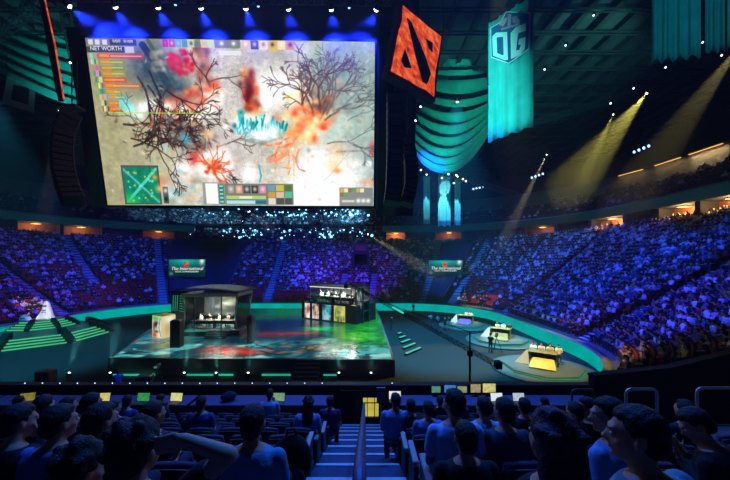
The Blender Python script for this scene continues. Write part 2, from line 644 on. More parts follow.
# roof deck with beams running away from the eye and purlins across them
ZR = 31.0
mb = MB(); mb.box((-10, 45, ZR + .15), (150, 130, .3))
tag(mb.build('ceiling', M['roof_deck']), kind='structure')
n_trim = 3
M['roof_steel'] = mat('roof_steel', (60, 66, 66), .6, .3, var=.3, scale=1.5)
for i in range(-22, 26):
    mb = MB(); x = i * 2.35 + 1.0
    mb.box((x, 52, ZR - .3), (.3, 104, .75)); mb.box((x, 52, ZR - .7), (.5, 104, .08))
    n_trim += 1
    tag(mb.build('trim_%d' % n_trim, M['roof_steel']), kind='structure')
for j in range(0, 27):
    mb = MB(); y = 22.6 + j * 2.85
    mb.box((-4, y, ZR - .85), (112, .12, .14)); mb.box((-4, y, ZR - 1.15), (112, .05, .14))
    n_trim += 1
    tag(mb.build('trim_%d' % n_trim, M['roof_steel']), kind='structure')


# ---------------------------------------------------------------- aisles, covered sections, seats and people
def to_px(p):
    return CX + p[0] / p[1] * F, HY - (p[2] - ZC) / p[1] * F


_tt = np.linspace(0, 5.999, 3000)


def t_at(px, s):
    """where on the ring (coordinate t) the sight line of a photo column meets the stands at s"""
    x, y = ring(_tt, s)
    k = (y > 2)
    q = np.where(k, CX + x / np.where(k, y, 1) * F, 1e9)
    cand = np.where(np.abs(q - px) < 1.5)[0]
    if len(cand) == 0: cand = [np.argmin(np.abs(q - px))]
    return float(_tt[cand[np.argmax(y[cand])]])


AISLES = [(t_at(c, s), s0, s1) for c, s, s0, s1 in (
    (18, .4, 0, 1), (93, .35, .3, 1), (160, .3, 0, 1), (268, .15, 0, 1), (345, .5, .0, .45), (374, .5, .0, .45), (426, .15, 0, 1),
    (458, .15, 0, 1), (545, .35, 0, 1), (704, .5, 0, 1))]
DRAPES = [(t_at(226, .12), t_at(166, .3)), (t_at(452, .15), t_at(430, .15))]      # (t low, t high)


def covered(t):
    return any(a <= t <= b for a, b in DRAPES)


n_st = 0
for (t, s0, s1) in AISLES:
    mb = MB()
    for r in range(int(s0 * NROW), int(s1 * NROW)):
        z = zlow(r / NROW)
        for h in (0, .5):
            c0 = ring([t], (r + h) / NROW); c1 = ring([t], (r + h + .5) / NROW)
            a = Vector((c0[0][0], c0[1][0], 0)); b = Vector((c1[0][0], c1[1][0], 0))
            zz = z + (.16 if h == .5 else .02)
            d = (b - a); L = d.length
            x, y, d = basis(d)
            R = Matrix((x, d, Vector((0, 0, 1)))).transposed()
            mb.cur = 0
            mb.box(((a + b) / 2) + Vector((0, 0, zz)), (1.15, L, .06), R)
            mb.cur = 1
            mb.box(a + Vector((0, 0, zz + .012)) + d * .06, (1.15, .1, .06), R)
    n_st += 1
    tag(mb.build('stairs_%d' % n_st, [M['step_paint'], M['step_edge']]), kind='structure')

SEATS = []          # (distance, row, t, index in row, x, y, z, yaw)
for r in range(1, NROW):
    s = (r + .45) / NROW
    tt = np.linspace(.02, 5.99, 4000)
    x, y = ring(tt, s)
    L = np.concatenate([[0], np.cumsum(np.hypot(np.diff(x), np.diff(y)))])
    n = int(L[-1] / .54)
    ts = np.interp((np.arange(n) + .5) * .54, L, tt)
    xs, ys = ring(ts, s)
    xi, yi = ring(ts, s - .3)
    yaw = np.arctan2(yi - ys, xi - xs) - PI / 2
    Lr = L[-1] / (tt[-1] - tt[0])
    for k in range(n):
        t = ts[k]
        if covered(t): continue
        if any(abs((t - a)) * (np.interp(t + .01, tt, L) - np.interp(t - .01, tt, L)) / .02 < .85 and s0 <= s <= s1 for a, s0, s1 in AISLES): continue
        X, Y, Z = xs[k], ys[k], zlow(r / NROW)
        if Y < 6 or t < .33: continue
        px, py = to_px((X, Y, Z + .8))
        if px < -120 or px > 850: continue
        if X > 4 and py > 395 : continue
        SEATS.append((math.hypot(X, Y), r, t, k, X, Y, Z, yaw[k], px, py))


def occupied(row, t, px, py, u, clump):
    s = row / NROW
    if px > 452:
        p = .95 if not (px < 510 and s < .3) else .25
        if px < 545 and s > .75: p = .75
    elif px > 226:
        p = .88
        if s < .14: p = .03
        elif s < .25 and (px > 385 or px < 285): p = .2
        if px > 372 and s < .35: p = .45
        if px < 262: p = .55 if s > .3 else .1
    else:
        p = .9 if s > .55 else .62
        if px > 95 and s < .33: p = .12
        if px > 95 and .33 <= s < .55: p = .5
        if px < 100 and s < .2: p = .5
    p = p + (clump - .5) * .9 * (0.25 if p > .9 else .8) * (1 if .1 < p else .2)
    return u < p


cl = vnoise(900, 60, 9, 5, 2)
UU = RNG.random(len(SEATS))
OCC, EMP = [], []
for i, q in enumerate(SEATS):
    c = cl[min(q[1] * 2, 59), int(q[2] * 149)]
    (OCC if occupied(q[1], q[2], q[8], q[9], UU[i], c) else EMP).append(q)


def on_view(q):
    return -5 < q[8] < 735


def behind_barrier(q):
    # hidden by the black wall at the end of the near stand
    return q[8] > 586 and q[9] > 377 - (q[8] - 586) * .146 + 1


cand = sorted([q for q in OCC if on_view(q) and q[8] > 470 and not behind_barrier(q)], key=lambda q: q[0])
NEAR_P = cand[:250]
near_set = set((q[1], q[3]) for q in NEAR_P)
FAR_P = [q for q in OCC if (q[1], q[3]) not in near_set]
cand = sorted([q for q in EMP if on_view(q) and not behind_barrier(q)], key=lambda q: q[0])
cand = [q for q in cand if 60 < q[8] < 165 or q[8] > 452 or 300 < q[8] < 440]
NEAR_E = cand[:110]
near_e = set((q[1], q[3]) for q in NEAR_E)


def scatter(name, V0, Q0, places, mat_, colours=None, cidx=None, scale=None):
    """one mesh holding a small template at many places; colours (n, groups, 3) by vertex group index cidx"""
    n = len(places)
    P = np.array([[q[4], q[5], q[6], q[7]] for q in places])
    c, s_ = np.cos(P[:, 3]), np.sin(P[:, 3])
    sc = np.ones(n) if scale is None else scale
    vx = V0[None, :, 0] * sc[:, None]; vy = V0[None, :, 1] * sc[:, None]; vz = V0[None, :, 2] * sc[:, None]
    X = vx * c[:, None] - vy * s_[:, None] + P[:, 0:1]
    Y = vx * s_[:, None] + vy * c[:, None] + P[:, 1:2]
    Z = vz + P[:, 2:3]
    V = np.stack([X, Y, Z], 2).reshape(-1, 3)
    Q = (Q0[None] + (np.arange(n) * len(V0))[:, None, None]).reshape(-1, Q0.shape[1])
    col = None
    if colours is not None:
        col = np.concatenate([colours[:, cidx, :], np.ones((n, len(V0), 1))], 2).reshape(-1, 4)
    return link(name, numpy_mesh(name, V, Q, mat_, col))


def quads_only(mb):
    Q, V = [], list(mb.v)
    for f in mb.f:
        if len(f) == 4: Q.append(f)
        elif len(f) == 3: Q.append((f[0], f[1], f[2], f[2]))
        else:
            c = tuple(np.mean([V[i] for i in f], 0)); V.append(c); b = len(V) - 1
            n = len(f)
            for i in range(0, n, 2):
                Q.append((f[i], f[(i + 1) % n], f[(i + 2) % n], b))
    return np.array(V, float), np.array(Q, int)


# seats far off: one mass; the nearest empty ones are things of their own
mb = MB()
mb.box((0, .02, .43), (.46, .44, .09)); mb.box((0, -.23, .68), (.47, .07, .5), (.12, 0, 0)); mb.box((0, -.05, .2), (.1, .2, .4))
V0, Q0 = quads_only(mb)
far_seats = scatter('far_seats', V0, Q0, [q for q in SEATS if (q[1], q[3]) not in near_e and on_view(q)], M['red_seat'])
tag(far_seats, 'dark red arena seats in rows round the far stands, most of them taken', 'seats', kind='stuff')


def red_seat_proto():
    root = empty('stadium_seat', (0, 0, 0))
    mb = MB(); mb.box((0, .02, .43), (.46, .44, .09), None, .03); mb.build('seat', M['red_seat'], root)
    mb = MB(); mb.box((0, -.23, .68), (.47, .07, .5), (.12, 0, 0), .025); mb.build('backrest', M['red_seat'], root)
    mb = MB(); mb.box((0, -.05, .2), (.1, .2, .4), None, .01); mb.box((0, -.05, .02), (.3, .3, .03)); mb.build('pedestal', M['black_metal'], root)
    return root


rs = red_seat_proto()
note_kids()
NEAR_E.sort(key=lambda q: (q[1], q[2]))
cnt = {}
for i, q in enumerate(NEAR_E):
    o = rs if i == 0 else copy_tree(rs)
    o.location = q[4:7]; o.rotation_euler = (0, 0, q[7])
    side = 'over the analyst desks' if q[8] > 452 else ('behind the panelled booth' if q[8] > 226 else 'left of the covered left corner')
    k = (side, q[1]); cnt[k] = cnt.get(k, 0) + 1
    tag(o, 'empty red seat %s, %s row up, %s from the right' % (side, ordinal(q[1]), ordinal(cnt[k])),
        'seat', 'empty red seats in the far stands')

# ---- the mass of the far audience
mb = MB(); G = []


def grp(g):
    while len(G) < len(mb.v): G.append(g)


mb.lathe([(.05, 1.05), (.1, 1.14), (.1, 1.2), (.085, 1.26)], (0, .03, 0), 6); grp(0)                 # face and neck
mb.lathe([(.09, 1.15), (.115, 1.22), (.07, 1.31)], (0, -.01, 0), 6); grp(1)                          # hair
mb.lathe([(.17, .48), (.2, .7), (.23, .95), (.1, 1.07)], (0, 0, 0), 8, sy=.62); grp(2)               # shirt
for sx in (-1, 1):
    mb.bar((sx * .24, 0, .98), (sx * .27, .12, .7), .1); grp(2)
    mb.bar((sx * .27, .12, .7), (sx * .12, .36, .66), .075); grp(0)
    mb.bar((sx * .1, 0, .52), (sx * .12, .45, .52), .15); grp(3)
    mb.bar((sx * .12, .43, .5), (sx * .12, .4, .05), .11); grp(3)
V0, Q0 = quads_only(mb)
grp(3)
while len(G) < len(V0): G.append(1)
cidx = np.array(G[:len(V0)])
# vertices that quads_only() added close the ends of the lathes: give them their neighbours' group
for q in Q0:
    for i in q:
        if i >= len(mb.v): cidx[i] = cidx[q[0]]
SHIRTS = np.array([lin(c) for c in ((238, 238, 242), (210, 214, 222), (24, 24, 28), (30, 34, 48), (16, 16, 18), (70, 80, 110), (120, 130, 150), (150, 40, 46),
                                    (40, 70, 130), (90, 94, 100), (22, 22, 26), (196, 176, 60), (60, 140, 150), (28, 28, 34))])
SP = np.array([.15, .09, .13, .1, .12, .07, .08, .03, .06, .07, .06, .005, .015, .02]); SP /= SP.sum()
HAIRS = np.array([lin(c) for c in ((20, 17, 16), (30, 22, 18), (52, 38, 28), (90, 70, 45), (25, 25, 28), (190, 190, 195))])
SKINS = np.array([lin(c) for c in ((215, 165, 138), (190, 140, 112), (150, 104, 80), (225, 180, 155))])
PANTS = np.array([lin(c) for c in ((30, 36, 56), (22, 22, 26), (60, 58, 52), (46, 56, 84))])


def crowd_cols(n, rg):
    c = np.zeros((n, 4, 3))
    c[:, 0] = SKINS[rg.integers(0, 4, n)]; c[:, 1] = HAIRS[rg.choice(6, n, p=[.34, .25, .17, .06, .1, .08])]
    c[:, 2] = SHIRTS[rg.choice(len(SHIRTS), n, p=SP)]; c[:, 3] = PANTS[rg.integers(0, 4, n)]
    c[:, 2] *= .7
    return c


M['crowd'] = attr_mat('crowd_clothes', .85)
n = len(FAR_P)
Pj = [(*q[:7], q[7] + RNG.normal(0, .25), *q[8:]) for q in FAR_P]
far = scatter('seated_crowd', V0, Q0, Pj, M['crowd'], crowd_cols(n, RNG), cidx, RNG.normal(1.0, .06, n))
tag(far, 'thousands of seated spectators filling the far stands under blue light', 'crowd', kind='stuff')

# the upper deck and the suites
UPP = []
for r in range(NUP):
    tt = np.linspace(.3, 5.9, 3000)
    s = 1.03 + .47 * (r + .4) / NUP
    x, y = ring(tt, s)
    L = np.concatenate([[0], np.cumsum(np.hypot(np.diff(x), np.diff(y)))])
    n = int(L[-1] / .6)
    ts = np.interp((np.arange(n) + .5) * .6, L, tt)
    xs, ys = ring(ts, s); xi, yi = ring(ts, s - .3)
    yaw = np.arctan2(yi - ys, xi - xs) - PI / 2
    for k in range(n):
        if ys[k] < 8: continue
        px, py = to_px((xs[k], ys[k], zup(r / NUP) + .8))
        if not -40 < px < 770: continue
        p = .85 if 120 < px < 372 else (.22 if px > 560 else .12)
        if int(ts[k] * 14) % 5 == 0 and abs(ts[k] * 14 - int(ts[k] * 14) - .5) < .12: continue
        if RNG.random() < p: UPP.append((0, r, ts[k], k, xs[k], ys[k], zup(r / NUP), yaw[k], px, py))
for k, t in enumerate(np.linspace(.4, 5.8, 420)):
    if RNG.random() < .6:
        s = RNG.uniform(1.01, 1.07)
        x, y = ring([t], s); xi, yi = ring([t], s - .3)
        px, py = to_px((x[0], y[0], 13.8))
        if 560 < px < 760 and y[0] > 8:
            UPP.append((0, 0, t, k, x[0], y[0], 13.1, math.atan2(yi[0] - y[0], xi[0] - x[0]) - PI / 2, px, py))
for r in range(5):
    for t in np.arange(GAP[0], GAP[1], .6 / 42):
        if RNG.random() < .7:
            x, y = ring([t], 1.009 + .02 * r)
            UPP.append((0, r, t, 0, x[0], y[0], 13.3 + .72 * r, PI, 0, 0))
n = len(UPP)
up = scatter('upper_deck_crowd', V0, Q0, UPP, M['crowd'], crowd_cols(n, RNG), cidx, RNG.normal(1.0, .06, n))
tag(up, 'spectators high in the upper deck and the suites, lit in patches', 'crowd', kind='stuff')

# ---- black cloth over the two corner sections with their sign screens
for i, (ta, tb) in enumerate(DRAPES):
    rows = []
    for s in np.linspace(.02, .96, 24):
        tt = np.linspace(ta + .01, tb - .01, 14)
        x, y = ring(tt, s)
        rows.append([(x[k], y[k], zlow(s) + .95 + .1 * math.sin(k * 2.1 + s * 9)) for k in range(14)])
    mb = MB(); mb.smooth = True; mb.sheet(rows[::-1], .03)
    o = mb.build('seat_cover_cloth', M['navy_cloth'])
    tag(o, ('black cloth covering the seats under the left sign screen', 'black cloth covering the seats under the right sign screen')[i], 'cloth', 'cloths over empty corner sections')
# central portal through the far stand
tp = (t_at(345, .5) + t_at(374, .5)) / 2
x, y = ring([tp], .5)
mb = MB()
yp = float(ring([tp], .5)[1][0]) - .5; xp = float(x[0])
mb.box((xp - 1.5, yp, 7.6), (.5, 3, 4.2)); mb.box((xp + 1.5, yp, 7.6), (.5, 3, 4.2)); mb.box((xp, yp, 9.8), (3.5, 3, .5))
mb.cur = 1; mb.box((xp, yp + 1.3, 7.6), (2.6, .1, 4.2))
tag(mb.build('door_1', [M['wall_dark'], M['black_cloth']]), kind='structure')
mb = MB(); mb.box((xp, yp + .3, 10.95), (2.9, 1.4, 1.8)); mb.cur = 1; mb.box((xp, yp - .42, 10.9), (2.2, .06, 1.1))
tag(mb.build('door_2', [M['wall_dark'], M['suite_back']]), kind='structure')
# ================================================================== camera
cam = bpy.data.cameras.new('camera')
cam.sensor_width = 36.0
cam.lens = 36.0 * F / 730
cam.shift_y = (HY - 240) / 730
cam.clip_end = 400
co = bpy.data.objects.new('camera', cam)
COL.objects.link(co)
co.location = (0, 0, ZC)
co.rotation_euler = (PI / 2, 0, 0)
SC.camera = co


# ================================================================== the big screen over the stage
def V3(*a): return Vector(a)


BL, BR, TL = V3(-19.04, 24.0, 12.22), V3(.64, 24.39, 12.216), V3(-18.95, 22.01, 23.215)
U = (BR - BL); VV = (TL - BL); VV -= U * (VV.dot(U) / U.dot(U))
Nn = U.cross(VV).normalized()                 # towards the audience
if Nn.y > 0: Nn = -Nn
rg = np.random.default_rng(3)
P = Pic(560, 320, 0, 290, 0, 166, (186, 182, 166))
nz = vnoise(P.w, P.h, 70, 1); nf = vnoise(P.w, P.h, 9, 2, 3)
# ground: olive at the left, grey paving in the middle, pale green mist at the right
P.mix(np.clip((110 - P.X) / 90, 0, 1) * .8, (150, 146, 112))
P.mix(np.exp(-((P.X - 140) / 34) ** 2) * .9, (196, 190, 186))
P.mix(np.clip((P.X - 205) / 40, 0, 1), (158, 176, 164))
P.mix(np.clip((P.X - 215) / 60, 0, 1) * np.clip((P.Y - 80) / 40, 0, 1), (128, 146, 140))
P.a *= (.82 + .36 * nz)[..., None]
P.a *= (.94 + .12 * nf)[..., None]
P.mix((np.abs(nf - .5) < .035) * (np.abs(P.X - 150) < 55) * .25, (120, 116, 116))
# pale cracked ice and glare low in the middle
P.blob(232, 140, 30, 40, (255, 255, 255), 1.1)
P.blob(228, 165, 36, 30, (255, 255, 255), 1.3)
P.blob(245, 118, 20, 16, (255, 250, 246), .6)
P.blob(255, 140, 40, 24, (240, 240, 238), .8, 8)
# dark blue trunk and a red tree in the upper left
P.blob(70, 34, 22, 30, (70, 92, 98), .9, 12, rot=-.5)
P.line([(56, 6), (68, 24), (80, 48), (96, 62)], 7, (54, 66, 72), .9)
P.line([(62, 2), (84, 40)], 4, (90, 104, 102), .8)
P.blob(88, 50, 14, 10, (66, 92, 104), .8, 13)
for k in range(60):
    a, r = rg.uniform(0, 6.28), rg.uniform(0, 1) ** .6
    P.blob(93 + 14 * r * math.cos(a), 22 + 12 * r * math.sin(a), 2.4, 2, (rg.uniform(175, 225), rg.uniform(40, 90), rg.uniform(56, 80)), .9)
for k in range(26):
    P.blob(rg.uniform(64, 76), rg.uniform(8, 30), 2.5, 2, (196, 186, 160), .6)
for k in range(40):
    P.blob(rg.uniform(108, 122), rg.uniform(4, 50), 3, 4, [(150, 96, 80), (196, 130, 104), (110, 80, 76)][k % 3], .6)
P.branch(124, 52, -1.9, 18, 2.0, (104, 70, 60), 3, rg); P.branch(120, 40, -.3, 20, 1.4, (110, 86, 80), 2, rg)
# crescent of fire and white sparks in the upper left
for k in range(80):
    f = k / 79
    x, y = 64 + 66 * f, 70 - 26 * f ** 2.2 + 6 * math.sin(f * 3)
    x += rg.normal(0, 3); y += rg.normal(0, 3)
    P.blob(x, y, rg.uniform(2, 4.5), rg.uniform(2, 4), [(255, 250, 240), (255, 236, 206), (240, 120, 70), (232, 92, 60)][k % 4], .8)
for k in range(60):
    P.blob(rg.normal(96, 14), rg.normal(56, 7), 3.5, 3, [(226, 84, 62), (200, 70, 60), (244, 150, 96), (176, 150, 140)][k % 4], .55)
P.blob(120, 64, 16, 7, (252, 248, 240), .9, 21, rot=-.5)
for x, y, c in ((30, 62, (90, 210, 216)), (36, 66, (150, 226, 226)), (50, 66, (250, 250, 250)), (58, 62, (236, 246, 240)), (76, 66, (255, 255, 246)), (92, 66, (255, 250, 230)), (46, 72, (220, 246, 246))):
    P.blob(x, y, 6, 5, c, 1, 31)
# tangled dark branches at the left
for k in range(20):
    x, y = rg.normal(78, 22), rg.normal(88, 9) + (k % 3) * 3
    P.branch(x, y, rg.uniform(-.6, 1.2) + (3.14 if k % 4 == 0 else 0), rg.uniform(12, 20), rg.uniform(1.1, 2.2), [(76, 60, 54), (100, 78, 70), (60, 52, 50)][k % 3], 3, rg, .75)
for (x, y, a, L) in ((48, 36, 1.15, 22), (57, 44, 1.2, 24), (28, 82, .3, 26), (36, 104, -.25, 24), (62, 58, 1.0, 20)):
    P.branch(x, y, a, L, 2.2, (70, 54, 50), 4, rg, .8)
for k in range(70):
    P.blob(rg.normal(84, 24), rg.normal(92, 11), rg.uniform(1.5, 4), rg.uniform(1, 3), [(60, 48, 46), (206, 150, 110), (236, 206, 170), (120, 84, 70), (150, 190, 196)][k % 5], .6, rot=.5)
P.blob(86, 88, 26, 11, (74, 60, 58), .45, 40, rot=.5)
P.blob(104, 104, 20, 9, (84, 66, 62), .4, 41, rot=.5)
P.blob(90, 96, 4, 7, (90, 170, 190), .9, rot=-.5); P.blob(112, 92, 6, 5, (236, 190, 140), .7)
# flower of flame low left of the middle
for k in range(14):
    a = k / 14 * 6.28
    P.blob(118 + 12 * math.cos(a), 122 + 9 * math.sin(a), 7, 6, (252, 246, 240), .8)
P.blob(128, 116, 9, 14, (255, 250, 246), .8); P.blob(86, 128, 10, 9, (255, 255, 255), .95); P.blob(80, 150, 14, 10, (190, 206, 206), .8, 44)
for k in range(46):
    a, r = rg.uniform(0, 6.28), rg.uniform(0, 1) ** .7
    P.blob(116 + 16 * r * math.cos(a), 125 + 9 * r * math.sin(a), rg.uniform(1.4, 3.4), rg.uniform(1.2, 2.6), [(236, 100, 56), (246, 150, 90), (206, 78, 60), (255, 236, 210), (150, 70, 60)][k % 5], .85, rot=a)
for k in range(9):
    a = -2.6 + k * .5
    P.branch(116, 126, a, 11, 1.5, [(226, 96, 60), (196, 90, 70)][k % 2], 2, rg, .75)
P.blob(98, 116, 6, 6, (206, 74, 70), .9); P.blob(60, 142, 8, 6, (236, 120, 90), .7, 47); P.blob(70, 156, 14, 8, (150, 190, 190), .7, 48)
for k in range(22):
    P.blob(rg.uniform(64, 104), rg.uniform(128, 164), 4, 3, [(214, 226, 224), (176, 150, 128), (120, 170, 176), (230, 180, 140)][k % 4], .6)
# bursts of flame and ice around the middle
P.blob(178, 48, 14, 20, (255, 252, 246), 1.1); P.blob(196, 44, 16, 14, (255, 255, 252), 1.1); P.blob(206, 52, 12, 16, (255, 246, 226), .9)
for k in range(34):
    P.blob(rg.normal(160, 4), rg.normal(52, 12), 3.2, 4, [(150, 52, 36), (200, 84, 44), (232, 140, 60), (92, 40, 34)][k % 4], .7)
P.blob(160, 44, 5, 10, (86, 36, 32), .75); P.blob(150, 74, 8, 6, (250, 226, 140), .9); P.blob(164, 76, 12, 6, (255, 240, 210), .8)
for k in range(46):
    x, y = rg.normal(170, 13), rg.normal(84, 6)
    P.blob(x, y, 3.4, 3, [(238, 252, 252), (120, 220, 220), (28, 150, 160), (250, 255, 255), (40, 110, 116)][k % 5], .85)
for k in range(11):
    x = 148 + k * 4.6
    P.line([(x, 88 + rg.uniform(-3, 3)), (x + rg.uniform(-4, 4), 76 + rg.uniform(-4, 4))], 1.8, (30, 160, 168), .8)
P.line([(146, 96), (170, 100), (192, 94)], 2.5, (120, 124, 110), .6)
# burning tree at the right, its bare branches fanning out into the mist
for k in range(46):
    P.blob(rg.normal(222, 12), rg.normal(70, 11), 5, 4.5, [(255, 226, 170), (246, 160, 100), (255, 250, 236), (226, 120, 90), (255, 206, 130)][k % 5], .7)
for (x, y, a, L, w) in ((222, 78, -2.0, 16, 2.2), (224, 74, -1.6, 18, 2.4), (229, 76, -1.25, 19, 2.6), (233, 74, -1.0, 20, 2.4), (238, 76, -.75, 20, 2.2), (230, 66, -1.35, 22, 1.9),
                        (250, 54, -.9, 16, 1.9), (258, 62, -.6, 17, 1.6), (244, 40, -1.0, 15, 1.6), (236, 52, -1.8, 14, 1.6), (262, 76, -.5, 16, 1.6), (222, 52, -1.2, 16, 1.6), (266, 40, -.7, 14, 1.3)):
    P.branch(x, y, a, L, w, (112, 82, 70) if x < 232 else ((104, 100, 98) if x < 255 else (124, 140, 140)), 4, rg, .8)
for k in range(40):
    P.blob(rg.normal(236, 11), rg.normal(60, 10), rg.uniform(1.5, 4), rg.uniform(1.5, 4), [(120, 84, 66), (236, 170, 120), (96, 80, 74), (206, 120, 84)][k % 4], .6)
P.blob(232, 62, 11, 10, (110, 70, 56), .6, 51); P.blob(262, 62, 9, 8, (116, 132, 134), .5, 52)
P.blob(216, 78, 10, 9, (255, 236, 180), .9); P.blob(206, 90, 10, 7, (240, 150, 70), .8, 53); P.blob(222, 92, 9, 6, (255, 226, 150), .7)
for k in range(9):
    P.branch(206 + rg.normal(0, 4), 92 + k * 2, 2.3 + rg.uniform(-.5, .5), 13, 2.0, [(232, 140, 96), (216, 116, 76), (246, 180, 136)][k % 3], 2, rg, .7)
for k in range(30):
    P.blob(rg.normal(196, 14), rg.normal(104, 9), rg.uniform(1.2, 3), rg.uniform(1, 3), [(236, 150, 100), (255, 246, 236), (200, 190, 180), (250, 206, 160)][k % 4], .6)
P.branch(250, 108, .2, 26, 2, (110, 118, 116), 4, rg, .5); P.branch(262, 96, .6, 24, 2, (96, 106, 108), 3, rg, .5)
P.blob(250, 106, 12, 8, (206, 152, 96), .55, 55); P.blob(246, 122, 9, 9, (236, 200, 140), .6); P.blob(270, 120, 5, 3, (250, 240, 226), .9); P.blob(284, 140, 10, 3, (236, 150, 96), .6)
P.blob(288, 104, 4, 7, (206, 74, 84), .8); P.blob(284, 120, 3.2, 2.6, (255, 255, 255), 1)
P.line([(206, 118), (216, 140), (212, 160)], 1, (200, 200, 204), .5)
P.blob(250, 128, 4, 3, (240, 130, 60), .8)
P.blob(156, 132, 9, 8, (255, 255, 255), 1); P.line([(166, 122), (168, 134), (166, 140)], 2, (60, 170, 170), .8); P.blob(152, 146, 3, 2, (70, 150, 60), .9)
P.blob(56, 24, 16, 26, (70, 80, 76), .5, 95); P.blob(74, 40, 24, 12, (80, 96, 100), .5, 96, rot=.6); P.blob(244, 40, 26, 34, (120, 134, 130), .35, 97)
for (x, y, a, L, w) in ((226, 72, -1.75, 24, 2.0), (232, 70, -1.35, 26, 2.2), (240, 70, -.95, 25, 2.0), (250, 66, -.7, 24, 1.8), (214, 60, -1.3, 18, 1.5), (240, 100, -.5, 22, 1.4), (60, 30, 1.3, 26, 2.0), (70, 44, .9, 24, 1.8), (34, 96, .2, 28, 1.8)):
    P.branch(x, y, a, L, w, (100, 78, 70) if 200 < x < 236 else ((110, 118, 116) if x > 236 else (66, 60, 58)), 4, rg, .85)
for k in range(34):
    P.blob(rg.normal(220, 9), rg.normal(78, 8), rg.uniform(2, 5), rg.uniform(2, 5), [(255, 190, 110), (240, 120, 66), (255, 244, 220), (222, 90, 56)][k % 4], .75)
for k in range(30):
    x = rg.uniform(146, 196); y = 86 + rg.normal(0, 5)
    P.line([(x, y), (x + rg.uniform(-5, 5), y - rg.uniform(4, 12))], rg.uniform(1, 2.4), [(20, 130, 140), (190, 240, 240), (60, 190, 196)][k % 3], .85)
P.blob(170, 92, 16, 6, (250, 255, 255), .9); P.blob(182, 86, 7, 6, (250, 255, 255), .8)
P.branch(236, 138, -.5, 22, 1.0, (176, 176, 176), 4, rg, .5); P.branch(222, 150, -1.2, 20, 1.0, (206, 206, 206), 3, rg, .5)
for k in range(120):
    x, y = rg.uniform(0, 290), rg.uniform(8, 160)
    P.blob(x, y, rg.uniform(1, 3.5), rg.uniform(.8, 2.5), [(255, 252, 246), (120, 104, 96), (226, 150, 110), (150, 170, 170)][k % 4], .35, rot=rg.uniform(0, 3))
P.a *= (.92 + .16 * vnoise(P.w, P.h, 6, 91, 3))[..., None]
P.a = 150 + (P.a - 150) * 1.3
P.a = 255 * (np.clip(P.a, 0, 255) / 255) ** .9
# the panels laid over the picture
DK, MID = (62, 66, 64), (110, 114, 110)
P.rect(0, 0, 50, 7.4, MID, .8); P.rect(24, 1, 50, 7, (50, 54, 54), .8); P.rect(0, 7.6, 38, 13.6, DK, .9)
P.rect(38.5, 8, 47, 13.6, (206, 206, 200), .9)
for k in range(3): P.rect(2.5 + 7 * k, 1.4, 7 + 7 * k, 6, (236, 236, 230), .8)
bars = [(46, (226, 62, 52)), (26, (126, 160, 40)), (26, (120, 150, 40)), (26, (160, 160, 44)), (26, (228, 70, 40)), (40, (220, 110, 60)), (20, (150, 160, 60)), (24, (60, 180, 180)), (16, (232, 120, 40)), (14, (236, 96, 40))]
for k, (wd, c) in enumerate(bars):
    y = 14 + 5.6 * k
    for q in range(4):
        P.rect(2 + 1.7 * q + k * .7, y, 4 + 1.7 * q + k * .7, y + 5, tuple(rg.uniform(60, 250, 3)), .9)
    P.rect(10 + k * .5, y, 10 + wd, y + 5, c, .62); P.rect(12 + k * .5, y + 1.3, 22 + k * .5, y + 3.6, (250, 150, 40), .9)
    P.rect(23, y + 2, 10 + wd - 2, y + 3, (236, 220, 120), .7)
P.rect(14, 70, 110, 70.9, (190, 220, 90), .7)
for k, c in enumerate(((190, 56, 56), (206, 70, 60), (90, 180, 190), (60, 170, 184), (206, 206, 196), (120, 140, 80), (240, 200, 70), (220, 220, 90))):
    P.rect(76 + 6.4 * k, 0.6, 82 + 6.4 * k, 7.6, c, .95); P.blob(79 + 6.4 * k, 4, 1.4, 1.6, tuple(rg.uniform(20, 255, 3)), .9)
P.rect(128, 0, 154, 8, (126, 126, 130), .9); P.blob(135, 3.6, 2, 2, (250, 250, 250), 1); P.blob(147, 3.6, 2, 2, (250, 250, 250), 1); P.rect(143, 6, 152, 8.2, (90, 170, 70), .9)
for k in range(6):
    P.rect(155 + 9 * k, 0.6, 163 + 9 * k, 9 + (k == 3) * 2, [(226, 190, 130), (80, 70, 66), (236, 226, 206), (226, 190, 90), (250, 220, 140), (220, 150, 30)][k], .92)
    P.blob(159 + 9 * k, 4, 1.8, 2, [(250, 250, 240), (230, 220, 210), (180, 120, 60), (60, 50, 40), (255, 250, 220), (60, 40, 20)][k], .9)
P.rect(132, 10.6, 154, 14.4, (236, 236, 232), .9)
P.rect(18, 125, 60, 127.6, (240, 206, 150), .7); P.rect(48, 131, 64, 133, (250, 210, 90), .9)
P.rect(19, 123.5, 59, 165, (74, 90, 86), .95); P.rect(21, 126, 57, 163.4, (14, 112, 92), 1)
mm = (P.X > 21) & (P.X < 57) & (P.Y > 126) & (P.Y < 163.4)
P.mix(mm * vnoise(P.w, P.h, 8, 60) * .9, (30, 170, 120)); P.mix(mm * (np.abs((P.X - 39) + (P.Y - 145) * .95) < 2) * .8, (110, 226, 220)); P.mix(mm * (np.abs((P.X - 39) - (P.Y - 145)) < 1.6) * .6, (120, 220, 226))
P.mix(mm * np.clip((P.Y - 150) / 14, 0, 1) * np.clip((40 - P.X) / 14, 0, 1), (40, 200, 90))
for k in range(28):
    P.blob(rg.uniform(23, 56), rg.uniform(128, 162), 1.1, 1.1, [(236, 206, 90), (120, 240, 236), (60, 200, 90)][k % 3], .95)
P.blob(54, 136, 3, 2.5, (240, 170, 60), .9); P.blob(58, 148, 4, 4, (246, 190, 110), .9)
